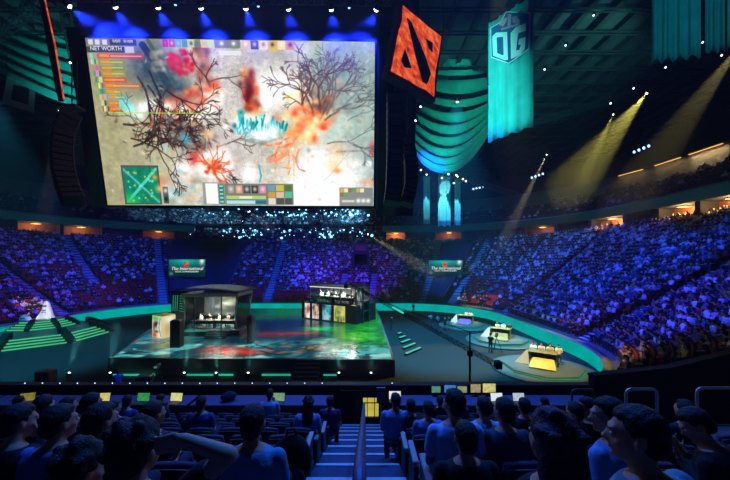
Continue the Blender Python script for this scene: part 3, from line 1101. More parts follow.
P.rect(61, 146, 67, 164, (70, 76, 74), .8); P.blob(64, 150, 2.3, 2.3, (220, 220, 214), 1); P.blob(64, 159, 2, 2.6, (30, 34, 34), 1)
P.rect(104, 141, 128, 165, (150, 150, 140), .9); P.rect(107, 142, 120, 164, (255, 252, 246), .97); P.rect(121, 143, 127, 164, (30, 134, 120), .95)
for k in range(5): P.rect(122, 144 + 4.2 * k, 126, 145.6 + 4.2 * k, (206, 240, 226), .8)
P.rect(128, 142, 202, 165, (122, 126, 118), .95)
for k, c in enumerate(((150, 150, 140), (236, 150, 120), (70, 66, 76), (40, 36, 40), (220, 130, 160))):
    P.rect(131 + 8.6 * k, 144, 138 + 8.6 * k, 152.6, c, .95); P.blob(134.5 + 8.6 * k, 148, 2.2, 2.6, (240, 232, 226), .8)
P.rect(129, 155, 172, 158.6, (186, 206, 110), 1); P.rect(143, 155.4, 157, 158, (236, 240, 190), .9); P.rect(129, 160.4, 160, 163.8, (176, 226, 226), 1); P.rect(160, 160.4, 172, 163.8, (30, 120, 146), 1)
for a in range(3):
    for b in range(3):
        c = [[(110, 160, 190), (206, 196, 60), (90, 120, 60)], [(206, 160, 70), (226, 190, 170), (90, 190, 150)], [(226, 220, 210), (84, 88, 84), (84, 88, 84)]][a][b]
        P.rect(174.5 + 9 * b, 143.5 + 7.2 * a, 182.5 + 9 * b, 149.8 + 7.2 * a, c, .97)
P.rect(252, 146, 289, 166, (130, 134, 130), .9)
for k in range(8): P.rect(253 + 4.4 * (k % 6), 147 + 4.4 * (k // 6), 257 + 4.4 * (k % 6), 151 + 4.4 * (k // 6), [(230, 180, 60), (250, 240, 200), (170, 110, 40), (90, 170, 110)][k % 4], .9)
for k in range(3): P.blob(273 + 5.4 * k, 160, 2.3, 2.3, (246, 246, 244), 1.1)
P.rect(255, 159, 269, 162, (226, 226, 222), .8)
P.a = 128 + (P.a - 128) * 1.06
scr = empty('video_screen', BL.copy(), 0, 'giant rectangular video screen hung over the stage showing a burning forest battle', 'screen')
M['big_picture'] = picture_mat('big_picture', 1.0)
me = P.grid_mesh('picture', M['big_picture'], lambda u, v: tuple(U[i] * u + VV[i] * (1 - v) + Nn[i] * .02 for i in range(3)))
link('picture', me, scr)
Rm = Matrix((U.normalized(), VV.normalized(), Nn)).transposed()
Uw, Vh = U.length, VV.length
mb = MB()
for (c, d) in (((Uw / 2, -.07, -.1), (Uw + .3, .14, .3)), ((Uw / 2, Vh + .07, -.1), (Uw + .3, .14, .3)), ((-.07, Vh / 2, -.1), (.14, Vh, .3)), ((Uw + .07, Vh / 2, -.1), (.14, Vh, .3)), ((Uw / 2, Vh / 2, -.2), (Uw, Vh, .2))):
    mb.box(Rm @ Vector(c), d, Rm)
mb.build('frame', M['black_metal'], scr)


def text_mesh(name, txt, size, m, parent, loc, R, ext=.01, align='LEFT', shear=0.0):
    cu = bpy.data.curves.new(name, 'FONT')
    cu.body = txt; cu.size = size; cu.extrude = ext; cu.align_x = align; cu.shear = shear
    t = bpy.data.objects.new(name, cu); COL.objects.link(t)
    dg = bpy.context.evaluated_depsgraph_get()
    me = bpy.data.meshes.new_from_object(t.evaluated_get(dg))
    bpy.data.objects.remove(t)
    me.materials.clear(); me.materials.append(m)
    o = link(name, me, parent)
    o.matrix_local = Matrix.Translation(loc) @ R.to_4x4()
    return o


M['ui_text'] = emit('ui_text', (240, 240, 236), .9, samp=False)
for (txt, u, v, s) in (('NET WORTH', .012, .932, .36), ('0/0/0', .092, .977, .26), ('0/10/0', .13, .977, .24), ('Show Fight Recap', .462, .921, .2)):
    text_mesh('caption', txt, s, M['ui_text'], scr, U * u + VV * v + Nn * .03, Rm, .004)

# black drape housing behind and round the screen, with the truss of lamps along its top
hs = empty('screen_backdrop', BL.copy(), 0, 'tall black backdrop hanging behind and above the giant screen', 'backdrop')
mb = MB(); mb.box(Rm @ Vector((Uw / 2 - .1, Vh / 2 + 2.2, -.55)), (Uw + .9, Vh + 4.9, .3), Rm)
mb.build('back_panel', M['navy_cloth'], hs)
mb = MB(); mb.box(Rm @ Vector((-.95, Vh / 2 + .4, -1.0)), (1.7, Vh + 1.2, .5), Rm); mb.build('side_panel', M['black_cloth'], hs)
mb = MB(); mb.box(Rm @ Vector((Uw + 1.65, Vh / 2 + 1.5, -.8)), (2.9, Vh + 4.5, .4), Rm); mb.build('side_panel', M['black_cloth'], hs)


def truss(name, a, b, w, label, m=None, parent=None):
    """square lattice truss from a to b"""
    a, b = Vector(a), Vector(b)
    x, y, d = basis(b - a)
    L = (b - a).length
    n = max(2, int(L / (w * 1.1)))
    mb = MB()
    cs = [(sx * x + sy * y) * (w / 2) for sx, sy in ((-1, -1), (1, -1), (1, 1), (-1, 1))]
    for c in cs: mb.tube([a + c, b + c], w * .07, 6)
    for i in range(n):
        p, q = a + d * (L * i / n), a + d * (L * (i + 1) / n)
        for j in range(4):
            c1, c2 = cs[j], cs[(j + 1) % 4]
            mb.tube([p + c1, q + c2] if i % 2 else [p + c2, q + c1], w * .04, 4)
            mb.tube([p + c1, p + c2], w * .04, 4)
    o = mb.build(name, m or M['dark_steel'], parent)
    if label: tag(o, label, 'truss', 'lighting trusses')
    return o


truss('lighting_truss', W(40, -6, 20.6), W(392, -1, 20.9), .5, 'long lattice truss above the giant screen carrying blue lamps')


# ---------------------------------------------------------------- lamps
def lamp(loc, target, col, power, angle, label, lens_r=.11, lens_c=(220, 232, 255), glow=14.0, size=.1, group=None, blend=.35, body=.5, name='stage_light', cat='stage light', spot=True):
    """a moving-head lamp: yoke, head, glowing lens and the light it throws"""
    loc, target = Vector(loc), Vector(target)
    root = empty(name, loc, 0, label, cat, group)
    d = (target - loc).normalized()
    x, y, d = basis(d)
    R = Matrix((x, y, d)).transposed()
    k = body
    mb = MB(); mb.lathe([(.17 * k, -.42 * k), (.26 * k, -.34 * k), (.28 * k, .1 * k), (.25 * k, .2 * k)], (0, 0, 0), 14, R); mb.build('head', M['black_plastic'], root)
    mb = MB()
    sgn = 1 if loc.z > 4 else -1
    mb.box((0, 0, sgn * .62 * k), (.5 * k, .36 * k, .16 * k), None, .02); mb.box((.34 * k, 0, sgn * .25 * k), (.08 * k, .16 * k, .7 * k)); mb.box((-.34 * k, 0, sgn * .25 * k), (.08 * k, .16 * k, .7 * k)); mb.box((0, 0, sgn * .56 * k), (.7 * k, .16 * k, .06 * k))
    mb.build('yoke', M['black_metal'], root)
    mb = MB(); mb.ell(d * (.2 * k), (lens_r, lens_r, lens_r * .8), R, 12, 8)
    key = 'lens_%s_%s' % (lens_c, glow)
    if key not in M: M[key] = emit('lens', lens_c, glow, samp=False)
    mb.build('lens', M[key], root)
    if spot and power:
        l = bpy.data.lights.new('beam', 'SPOT')
        l.energy = power; l.color = col; l.spot_size = math.radians(angle); l.spot_blend = blend; l.shadow_soft_size = size
        lo = bpy.data.objects.new('beam', l); COL.objects.link(lo)
        lo.parent = root
        lo.matrix_local = Matrix.Translation(d * (.2 * k + lens_r + .04)) @ Matrix((x, -y, -d)).transposed().to_4x4()
    return root


BLUE = (.03, .08, 1.0)
for k, px in enumerate((67, 114, 157, 200, 245, 288, 331, 377)):
    p = W(px, 4 + k * .5, 20.7)
    lamp(p, p + Vector(((1.2, .1, .1, .1, .1, .1, .1, -.8)[k], 1.25, -1.05)), (.01, .035, 1.0), 9500, 80, 'blue lamp on the truss over the screen, %s from the left' % ORD[k], .15, (225, 235, 255), 9, group='blue lamps above the giant screen', body=.6, blend=1.0)
for k, px in enumerate((175, 258, 349)):
    p = W(px, 3 + k * 1.5, 20.9)
    lamp(p, p + Vector((.3, 1.6, -4.0)), (.1, .5, 1), 300, 16, 'small dim cyan lamp on the truss over the screen, %s from the left' % ORD[k], .08, (120, 190, 255), 3, group='small cyan lamps above the giant screen', body=.45)


M['grille_grey'] = mat('grille_grey', (120, 100, 98), .7, var=.2)
# ---------------------------------------------------------------- loudspeaker arrays
def line_array(pts, w, d, label, n):
    """a hanging column of flat loudspeaker boxes along a bent line"""
    root = empty('line_array', pts[0], 0, label, 'loudspeaker', 'hanging loudspeaker columns')
    P3 = [Vector(p) - Vector(pts[0]) for p in pts]
    Ls = [0]
    for a, b in zip(P3, P3[1:]): Ls.append(Ls[-1] + (b - a).length)

    def at(t):
        t *= Ls[-1]
        for i in range(len(Ls) - 1):
            if t <= Ls[i + 1] + 1e-9:
                return P3[i].lerp(P3[i + 1], (t - Ls[i]) / (Ls[i + 1] - Ls[i]))
        return P3[-1]
    mb = MB(); mb.box((0, 0, .25), (w, d, .12)); mb.tube([(0, 0, .25), (0, 0, 3.0)], .03, 6); mb.tube([(w * .3, 0, .25), (w * .3, 0, 3.0)], .02, 6); mb.build('flying_frame', M['black_metal'], root)
    face = (Vector((-8, 6, 4)) - Vector(pts[0])); face.z = 0; face = -face if False else Vector((0, -1, 0)) if abs(pts[0][0]) < 12 else Vector((.75, -.66, 0))
    for k in range(n):
        a, b = at(k / n), at((k + 1) / n)
        dd = (a - b).normalized()
        f = (face - dd * face.dot(dd)).normalized()
        x = f.cross(dd)
        R = Matrix((x, -f, dd)).transposed()
        h = (b - a).length
        mb = MB(); mb.box((a + b) / 2, (w, d, h * .86), R, .03); c = mb.build('cabinet', M['black_plastic'], root)
        mb = MB()
        for q in range(4): mb.box((a + b) / 2 + f * (d / 2 + .015) + dd * (h * (q - 1.5) * .17), (w * .84, .03, h * .08), R)
        mb.build('grille', M['grille_grey'], c)
    return root


line_array([W(72, 112, 19), W(63, 130, 18.9), W(61, 150, 18.8), W(62.5, 168, 18.6), W(67, 186, 18.3), W(74, 202, 17.9)], 1.0, .75, 'bent loudspeaker column hanging left of the giant screen', 15)
line_array([W(395, 100, 19), W(395, 150, 19), W(394, 185, 18.8), W(392, 204, 18.4)], .95, .75, 'straight loudspeaker column hanging just right of the giant screen', 15)
line_array([W(407, 142, 20.5), W(411, 165, 20.4), W(411, 185, 20.2), W(406, 205, 19.7)], .8, .7, 'shorter bent loudspeaker column right of the straight one', 12)

# ---------------------------------------------------------------- the hanging emblem signs
def plane_from_px(cs, Y0):
    """corner points of a flat parallelogram seen at four photo pixels, the first one at depth Y0"""
    r = [np.array([(p[0] - CX) / F, 1, (HY - p[1]) / F]) for p in cs]
    s = np.linalg.solve(np.stack([r[1], -r[2], r[3]], 1), r[0])
    o = np.array([0, 0, ZC])
    return [Vector(r[0] * Y0 + o), Vector(r[1] * Y0 * s[0] + o), Vector(r[2] * Y0 * s[1] + o), Vector(r[3] * Y0 * s[2] + o)]


def on_plane(px, py, c, n):
    d = Vector(((px - CX) / F, 1, (HY - py) / F)); o = Vector((0, 0, ZC))
    return o + d * ((c - o).dot(n) / d.dot(n))


def ember_mat():
    m, nt, b, out = new_mat('ember_face')
    N, L = nt.nodes, nt.links
    tc = N.new('ShaderNodeTexCoord'); nz = N.new('ShaderNodeTexNoise'); nz.inputs['Scale'].default_value = 2.2; nz.inputs['Detail'].default_value = 6; nz.inputs['Roughness'].default_value = .65
    L.new(tc.outputs['Object'], nz.inputs['Vector'])
    rp = N.new('ShaderNodeValToRGB'); L.new(nz.outputs['Fac'], rp.inputs[0])
    rp.color_ramp.elements[0].position = .3; rp.color_ramp.elements[0].color = (*lin((120, 26, 12)), 1)
    rp.color_ramp.elements[1].position = .72; rp.color_ramp.elements[1].color = (*lin((255, 140, 70)), 1)
    e2 = rp.color_ramp.elements.new(.5); e2.color = (*lin((226, 76, 34)), 1)
    e = N.new('ShaderNodeEmission'); L.new(rp.outputs[0], e.inputs['Color']); e.inputs['Strength'].default_value = .95
    L.new(e.outputs[0], out.inputs['Surface']); N.remove(b)
    return m


M['ember'] = ember_mat()
M['ember_dark'] = mat('ember_dark', (34, 30, 26), .9, var=.4, scale=3)
M['sign_rim'] = mat('sign_rim', (46, 40, 38), .8, var=.4, scale=3, bump=.4)
cs = plane_from_px([(401.5, 0), (443.5, 35), (436, 101), (388, 73)], 18.0)
cen = (cs[0] + cs[2]) / 2
nrm = (cs[1] - cs[3]).cross(cs[0] - cs[2]).normalized()
if nrm.y > 0: nrm = -nrm
dota = empty('emblem_sign', cen, 0, 'glowing orange square emblem sign with a black slash hanging beside the giant screen', 'sign')


def slab(parent, name, pts, front, back, m, org):
    """a polygon in the sign's plane given thickness along its normal"""
    mb = MB(); n = len(pts)
    A = [p - org + nrm * front for p in pts]; B = [p - org + nrm * back for p in pts]
    mb.add(A + B, [tuple(range(n)), tuple(range(2 * n - 1, n - 1, -1))] + [(i, n + i, n + (i + 1) % n, (i + 1) % n) for i in range(n)])
    return mb.build(name, m, parent)


def jag(pts, a, seed, k=5):
    r = random.Random(seed); out = []
    for p, q in zip(pts, pts[1:] + pts[:1]):
        for i in range(k):
            e = p.lerp(q, i / k); out.append(e + (cen - e).normalized() * (r.uniform(0, a) if i else 0))
    return out


slab(dota, 'rim', jag(cs, .12, 1), -.05, -.5, M['sign_rim'], cen)
inner = [p.lerp(cen, .1) for p in cs]
slab(dota, 'glowing_face', jag(inner, .16, 4), 0.0, -.1, M['ember'], cen)


def z3(pts): return [on_plane(370 + a / 4.8, b / 4.8, cen, nrm) for a, b in pts]


for q, pts in enumerate((((176, 88), (196, 108), (262, 270), (290, 356), (272, 404), (252, 394), (218, 270)), ((268, 188), (298, 208), (298, 252), (282, 232)), ((166, 238), (197, 328), (166, 324), (148, 292)))):
    slab(dota, 'emblem_mark', z3(pts), .05, 0.0, M['ember_dark'], cen)
mb = MB()
for p in (cs[0], cs[1]): mb.tube([p - cen, p - cen + Vector((0, .3, 9))], .03, 6)
mb.build('cable', M['black_metal'], dota)
# its twin on the other side, seen almost edge on
a, c = W(43, -8, 18.6), W(64, 102, 17.0)
m0 = (a + c) / 2; v = (m0 - Vector((0, 0, ZC))).normalized()
side = v * 2.0 + (a - c).cross(v).normalized() * .06
cs2 = [a, m0 + side, c, m0 - side]
nrm2 = (cs2[1] - cs2[3]).cross(cs2[0] - cs2[2]).normalized()
nrm, keep = nrm2 if nrm2.x > 0 else -nrm2, nrm
e2 = empty('emblem_sign', m0, 0, 'reddish emblem sign seen almost edge on, hanging left of the giant screen', 'sign')
slab(e2, 'rim', cs2, -.02, -.22, M['sign_rim'], m0)
slab(e2, 'glowing_face', [p.lerp(m0, .04) for p in cs2], .05, -.02, M['ember'], m0)
slab(e2, 'emblem_mark', [p.lerp(m0, .55) for p in cs2], .08, .05, M['ember_dark'], m0)
nrm = keep

# ---------------------------------------------------------------- hanging fabric
def pleated(name, tl, tr, bl, br, pleat, amp, m, label, group=None, n=64, rows=16, seed=0, cat='banner'):
    """a hanging cloth with vertical folds"""
    r = random.Random(seed)
    tl, tr, bl, br = map(Vector, (tl, tr, bl, br))
    nn = (tr - tl).cross(bl - tl).normalized()
    if nn.y > 0: nn = -nn
    ph = [r.uniform(0, 6.28) for _ in range(4)]
    R = []
    for i in range(rows):
        v = i / (rows - 1); row = []
        for j in range(n):
            u = j / (n - 1)
            p = tl.lerp(tr, u).lerp(bl.lerp(br, u), v)
            w = amp * (math.sin(u * pleat * 6.28 + ph[0] + .4 * math.sin(v * 2 + ph[1])) * .6 + .4 * math.sin(u * pleat * 2.3 * 6.28 + ph[2] + v * .6)) * (.4 + .6 * v)
            p = p + nn * w
            if v > .93: p.z += .12 * math.sin(u * pleat * 6.28 + ph[3])
            row.append(p - tl)
        R.append(row)
    root = empty(name, tl, 0, label, cat, group)
    mb = MB(); mb.smooth = True; mb.sheet(R, .02)
    mb.build('cloth', m, root)
    mb = MB(); mb.tube([Vector(), tr - tl], .07, 8)
    for p in (Vector((0, 0, 0)), tr - tl): mb.tube([p, p + Vector((0, 0, max(.5, ZR - 1.2 - tl.z)))], .02, 5)
    mb.build('hanging_bar', M['black_metal'], root)
    return root, nn


def dn(p, z): return Vector((p.x, p.y, z))


M['banner_cloth'] = mat('banner_cloth', (70, 200, 196), .85, var=.25, scale=1.0, bump=.2, bscale=30)
lb, rb = W(489, 142, 27.4), W(533.5, 126, 24.4)
lt, rt = dn(lb, 28.2), dn(rb, 28.2)
og, nn = pleated('team_banner', lt, rt, lb, rb, 3.2, .2, M['banner_cloth'], 'tall teal banner with a dark blue emblem reading OG', 'long teal banners', seed=3)
pc = (lt + rt + lb + rb) / 4 + nn * .34
nrm = nn


def zb(pts): return [on_plane(470 + a / 4.8, b / 4.8, pc, nn) for a, b in pts]


M['og_blue'] = mat('og_blue', (24, 92, 150), .7, var=.15)
M['og_white'] = mat('og_white', (245, 250, 250), .7, var=.04)
M['og_pink'] = mat('og_pink', (226, 150, 160), .7, var=.3, scale=8)
slab(og, 'emblem_outline', zb(((98, 134), (148, 104), (172, 54), (290, 60), (284, 236), (186, 306), (100, 276))), 0, -.02, M['og_white'], lt)
slab(og, 'emblem_shield', zb(((102, 136), (150, 108), (175, 60), (286, 65), (280, 232), (186, 301), (104, 272))), .02, 0, M['og_blue'], lt)
O_out, O_in = zb(((108, 176), (126, 158), (180, 154), (184, 288), (166, 290), (112, 268))), zb(((130, 186), (134, 180), (160, 178), (163, 264), (158, 266), (132, 256)))
mb = MB()
A = [p - lt + nn * .05 for p in O_out]; B = [p - lt + nn * .05 for p in O_in]
mb.add(A + B, [(i, (i + 1) % 6, 6 + (i + 1) % 6, 6 + i) for i in range(6)])
mb.build('letter_o', M['og_white'], og)
slab(og, 'letter_g', zb(((196, 160), (222, 130), (270, 112), (270, 148), (232, 160), (222, 244), (238, 240), (246, 214), (234, 216), (236, 190), (268, 178), (264, 236), (240, 264), (198, 284))), .05, .02, M['og_white'], lt)
for pts in (((140, 120), (158, 92), (180, 84), (176, 104), (160, 128)), ((184, 70), (200, 68), (196, 122), (182, 126)), ((204, 84), (226, 78), (242, 104), (228, 116), (206, 108)), ((150, 138), (240, 112), (242, 120), (152, 146))):
    slab(og, 'crest', zb(pts), .05, .02, M['og_pink'], lt)
for k, (x0, x1, yb0, yb1, Y0, Y1) in enumerate(((652, 701, 62, 56, 22, 20.6), (705, 725, 53, 51, 21, 20.5), (727, 760, 50, 44, 20.2, 19.4))):
    lb, rb = W(x0, yb0, Y0), W(x1, yb1, Y1)
    pleated('hanging_drape', dn(lb, 28), dn(rb, 28), lb, rb, (4, 2.2, 3)[k], .16, M['teal_drape'], ('widest dark teal drape at the top right corner of the hall', 'narrow dark teal drape between two wider ones', 'dark teal drape cut by the right edge of the view')[k], 'dark teal drapes at the top right', seed=20 + k, cat='drape')
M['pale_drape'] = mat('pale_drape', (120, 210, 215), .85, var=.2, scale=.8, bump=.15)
for k, (x0, x1, yt, yb) in enumerate(((423.5, 430, 176, 224), (438, 450.5, 172, 226), (454.5, 460.5, 178, 225))):
    Y = 66 - k
    lt2, rt2, lb2, rb2 = W(x0, yt, Y), W(x1, yt, Y), W(x0, yb, Y), W(x1, yb, Y)
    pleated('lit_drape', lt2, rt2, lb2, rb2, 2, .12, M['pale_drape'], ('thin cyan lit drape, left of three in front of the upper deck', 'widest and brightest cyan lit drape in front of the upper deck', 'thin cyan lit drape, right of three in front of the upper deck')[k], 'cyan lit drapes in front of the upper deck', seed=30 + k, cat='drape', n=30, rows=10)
    p = W((x0 + x1) / 2, yt - 2, Y - 1.6)
    lamp(p, W((x0 + x1) / 2, yb, Y), (.25, .85, 1), (4200, 16000, 5200)[k], 24, 'cyan lamp shining down the %s lit drape' % ('left', 'middle', 'right')[k], .16, (210, 240, 255), 8, group='cyan lamps over the lit drapes')
p = W(444, 205, 60)
lamp(p, W(444.5, 190, 64.6), (.6, .95, 1), 2500, 22, 'cyan white lamp lighting the bright patch on the widest lit drape', .1, (220, 240, 255), 5, body=.3)


def swag(strips, label, Yc, bulge, seed):
    """a hull of hanging fabric strips with gaps between them"""
    root = empty('fabric_swag', W(strips[3][1], strips[3][2], Yc), 0, label, 'fabric canopy', 'striped teal canopies')
    org = root.location
    for k, (xl, xr, yl, yr, sag, th) in enumerate(strips):
        rows = []
        for e in np.linspace(0, 1, 4):
            row = []
            for u in np.linspace(0, 1, 22):
                q = 4 * u * (1 - u)
                y = yl + (yr - yl) * u + sag * q + e * th * (.72 + .28 * q)
                row.append(W(xl + (xr - xl) * u, y, Yc - bulge * q + e * .5 + k * .12) - org)
            rows.append(row)
        mb = MB(); mb.smooth = True; mb.sheet(rows, .02)
        mb.build('fabric_strip', M['teal_fabric'], root)
    return root


swag([(425, 496, 57, 55, 3, 8), (425, 496, 68, 66, 3, 6), (425, 496, 77, 75, 4, 14), (425, 495, 94, 91, 7, 8), (420, 494, 104, 99, 11, 10), (415, 494, 112, 104, 17, 9),
      (413, 494, 121, 109, 22, 8.5), (412, 494, 130, 114, 26, 8), (412, 493, 139, 119, 28, 7), (414, 492, 148, 124, 28, 6.5), (418, 490, 156, 129, 24, 5)],
     'hull of hanging teal fabric strips between the orange emblem sign and the OG banner', 42, 6, 1)
swag([(-24, 108, -2, 40, 8, 15), (-24, 108, 12, 56, 8, 13), (-24, 108, 24, 71, 7, 12), (-24, 108, 35, 85, 6, 10), (-24, 108, 44, 98, 5, 9), (-24, 106, 52, 110, 5, 8)],
     'sweeping teal fabric strips hung in the upper left of the hall', 36, 5, 2)

# dim hanging panel at the upper left
pp = [W(7, 76, 33), W(36, 83, 35), W(34, 113, 35), W(2, 103, 33)]
hp = empty('hanging_sheet', (pp[0] + pp[2]) / 2, 0, 'dim grey panel hanging in the upper left below the teal fabric', 'panel')
nrm = (pp[1] - pp[3]).cross(pp[0] - pp[2]).normalized()
if nrm.y > 0: nrm = -nrm
slab(hp, 'sheet', pp, 0, -.08, M['wall_grey'], hp.location)
slab(hp, 'dark_print', [p.lerp((pp[0] + pp[2]) / 2, .45) for p in pp], .03, 0, M['black_cloth'], hp.location)
mb = MB()
for p in pp[:2]: mb.tube([p - hp.location, p - hp.location + Vector((0, 0, 29.5 - p.z))], .025, 5)
mb.build('cable', M['black_metal'], hp)

# ---------------------------------------------------------------- more trusses and lamps in the roof
truss('lighting_truss', W(405, 160, 50), W(520, 196, 52), .7, 'dark truss with a row of white lamps below the teal canopy')
truss('lighting_truss', W(505, 131, 47), W(700, 75, 39), .6, 'long dark truss carrying the yellow beam lamps at right')
truss('lighting_truss', W(20, 6, 27), W(96, 52, 31), .8, 'steel truss at the upper left beyond the edge-on sign')
truss('lighting_truss', W(0, 36, 30), W(56, -14, 27), .6, 'steel truss crossing the upper left corner')
truss('lighting_truss', W(62, -8, 28), W(84, 96, 33), .8, 'steep truss hanging just left of the giant screen')
DOTS = [(421, 106), (416, 120), (421, 170), (429, 165), (436, 169), (442, 178), (448.5, 174), (456.5, 175), (454, 183), (463, 179), (466, 181), (466, 154), (473, 146), (480, 138),
        (594, 15), (566, 45), (545, 69), (703, 42), (666, 67), (634, 88), (611, 103), (717, 49), (722, 55), (70, 62), (173, 1)]
for k, (x, y) in enumerate(DOTS):
    if x == 173: continue
    Y = 50 if 410 < x < 482 and y > 130 else (22 if x < 425 else (26 if x > 500 else 30))
    if 482 > x > 465 and y < 160: Y = 44
    p = W(x, y, Y)
    lamp(p, p * .6 + Vector((-6, 14, 2)) * .4, BLUE, 0, 30, '', (.13 if Y > 40 else .07), (215, 228, 255), 5, group='small white lamps in the roof', body=.35, name='roof_lamp', cat='lamp', spot=False)
    o = [q for q in SC.objects if q.name.startswith('roof_lamp')][-1]
rl = [o for o in SC.objects if o.name.startswith('roof_lamp')]


def where(x, y):
    if x < 80: return 'beside the steep truss at upper left'
    if x < 425 and y < 125: return 'under the orange emblem sign'
    if x < 482 and y > 160: return 'in the row above the three lit drapes'
    if x < 482: return 'along the right flank of the teal canopy'
    if x > 700: return 'at the hem of the drapes at upper right'
    return 'in the slanting line between the OG banner and the drapes'


seen = {}
for o, (x, y) in zip(rl, [d for d in DOTS if d[0] != 173]):
    wv = where(x, y); seen[wv] = seen.get(wv, 0) + 1
    tag(o, 'small white lamp %s, %s' % (wv, ORD[seen[wv] - 1]), 'lamp', 'small white lamps in the roof')


def lamp_bar(a, b, n, label):
    a, b = Vector(a), Vector(b)
    root = empty('lamp_bar', (a + b) / 2, 0, label, 'lamp', 'bars of four white lamps')
    mb = MB(); mb.bar(a - root.location, b - root.location, .16, .16); mb.bar(Vector((0, 0, 0)), Vector((0, 0, 2.2)), .06); mb.build('bar', M['black_metal'], root)
    for i in range(n):
        p = a.lerp(b, (i + .5) / n) - root.location
        mb = MB(); mb.lathe([(.12, -.1), (.2, 0), (.2, .06)], p + Vector((0, -.1, 0)), 10, Euler((PI / 2, 0, 0)).to_matrix()); h = mb.build('lamp_head', M['black_plastic'], root)
        mb = MB(); mb.ell(p + Vector((0, -.17, 0)), (.16, .06, .16), None, 10, 6); mb.build('lens', M['lens_bar'], h)
    return root


M['lens_bar'] = emit('lens_bar', (150, 190, 255), 3.5, samp=False)
lamp_bar(W(529.5, 178.5, 50), W(544, 173.5, 49), 4, 'bar of four white lamps below the thin beam at right centre')
lamp_bar(W(630.5, 153.5, 38), W(650, 145.5, 37), 4, 'bar of four white lamps under the broad yellow beam')
lamp_bar(W(471.5, 189.5, 56), W(484, 187, 56), 4, 'bar of four white lamps right of the three lit drapes')

# lamps that throw the beams one sees in the haze
YEL = (1.0, .84, .14)
BEAMS = [((647, 93), 37, (582, 172), 33, YEL, 55000, 17, 'yellow lamp throwing the broad beam at upper right', .12),
         ((613.5, 114), 41, (588, 168), 38, YEL, 46000, 9, 'yellow lamp throwing the narrow beam left of the broad one', .09),
         ((547, 154), 46, (512, 224), 44, (1, .85, .5), 70000, 8, 'warm lamp throwing the thin beam above the right stand', .09),
         ((744, 40), 30, (640, 180), 30, (1, .8, .25), 20000, 15, 'yellow lamp beyond the right edge throwing a wide faint beam', .12),
         ((367.5, 234), 60, (424, 268), 54, (1, .85, .5), 30000, 12, 'warm lamp throwing a beam onto the far right stand', .14),
         ((249, 211), 56, (268, 226), 56, (1, .7, .3), 4000, 20, 'small orange lamp below the giant screen', .12),
         ((59, 109), 30, (47, 205), 34, (1, .9, .6), 20000, 9, 'pale lamp throwing a beam down left of the bent loudspeaker column', .09)]
for (s, Y, t, Y2, c, pw, an, lab, r) in BEAMS:
    lamp(W(*s, Y), W(*t, Y2), c, pw, an, lab, r, (255, 240, 190), 6, group='lamps with visible beams', size=.06, body=.5, blend=.5)

# sign screens standing on the covered corners
def sign_screen(x0, x1, yt, yb, Y, label):
    a, b = W(x0, yb, Y), W(x1, yt, Y)
    w, h = b.x - a.x, b.z - a.z
    root = empty('sign_screen', a, 0, label, 'screen', 'sign screens with white lettering')
    p = Pic(90, 44, 0, 1, 0, 1, (4, 60, 62))
    p.blob(.45, .0, .5, .4, (20, 190, 176), 1); p.blob(.9, .1, .08, .2, (236, 246, 226), .9, 5); p.blob(.5, .95, .6, .2, (2, 30, 36), .9); p.blob(.06, .8, .05, .08, (180, 220, 210), .8, 7)
    link('picture', p.grid_mesh('picture', M['sign_picture'], lambda u, v: (w * u, 0 * u - .06, h * (1 - v))), root)
    mb = MB(); mb.box((w / 2, .06, h / 2), (w + .24, .2, h + .24), None, .02); mb.build('frame', M['black_metal'], root)
    R = Euler((PI / 2, 0, 0)).to_matrix()
    text_mesh('lettering', 'The International', w * .125, M['sign_white'], root, Vector((w * .5, -.1, h * .4)), R, .01, 'CENTER', .25)
    text_mesh('lettering', 'DOTA 2 CHAMPIONSHIPS', w * .055, M['sign_white'], root, Vector((w * .5, -.1, h * .27)), R, .01, 'CENTER')
    mb = MB(); mb.box((w * .48, -.08, h * .72), (w * .13, .03, w * .13), None, .0); mb.build('emblem', M['ember'], root)
    mb = MB()
    for x in (.15 * w, .85 * w): mb.bar((x, .2, -.1), (x, .2, -3.0), .14)
    mb.build('support', M['black_metal'], root)
    return root


M['sign_picture'] = picture_mat('sign_picture', .9)
M['sign_white'] = emit('sign_white', (240, 236, 226), 1.0, samp=False)
sign_screen(169, 205.5, 259.5, 277, 60, 'small teal sign screen with white lettering over the left covered corner')
sign_screen(428.5, 462.5, 260.5, 275.5, 60, 'small teal sign screen with white lettering over the right covered corner')
# warm cove lamps on the upper wall at the right
M['cove'] = emit('cove_glow', (255, 190, 90), 1.3, .3, .5)
for k, (x0, x1) in enumerate(((690, 724), (656, 682), (620, 644))):
    qa, qb = ring([t_at(x0, 1.488)], 1.488), ring([t_at(x1, 1.488)], 1.488)
    a, b = Vector((qa[0][0], qa[1][0], 24.9)), Vector((qb[0][0], qb[1][0], 24.9))
    root = empty('cove_light', (a + b) / 2, 0, 'warm strip light under the upper wall, %s of three from the right edge' % ORD[k], 'strip light', 'warm strip lights under the upper wall')
    c = root.location
    mb = MB(); mb.bar(a - c, b - c, .12, .1); mb.build('glowing_strip', M['cove'], root)
    mb = MB(); mb.bar(a - c + Vector((0, .1, .16)), b - c + Vector((0, .1, .16)), .4, .12); mb.build('housing', M['wall_grey'], root)
    l = bpy.data.lights.new('cove', 'AREA'); l.shape = 'RECTANGLE'; l.size = (b - a).length; l.size_y = .2; l.energy = (110, 25, 15)[k]; l.color = (1, .7, .3)
    lo = bpy.data.objects.new('cove', l); COL.objects.link(lo); lo.parent = root; lo.location = (-.35, -.35, -.15); lo.rotation_euler = (0, 0, math.atan2((b - a).y, (b - a).x))
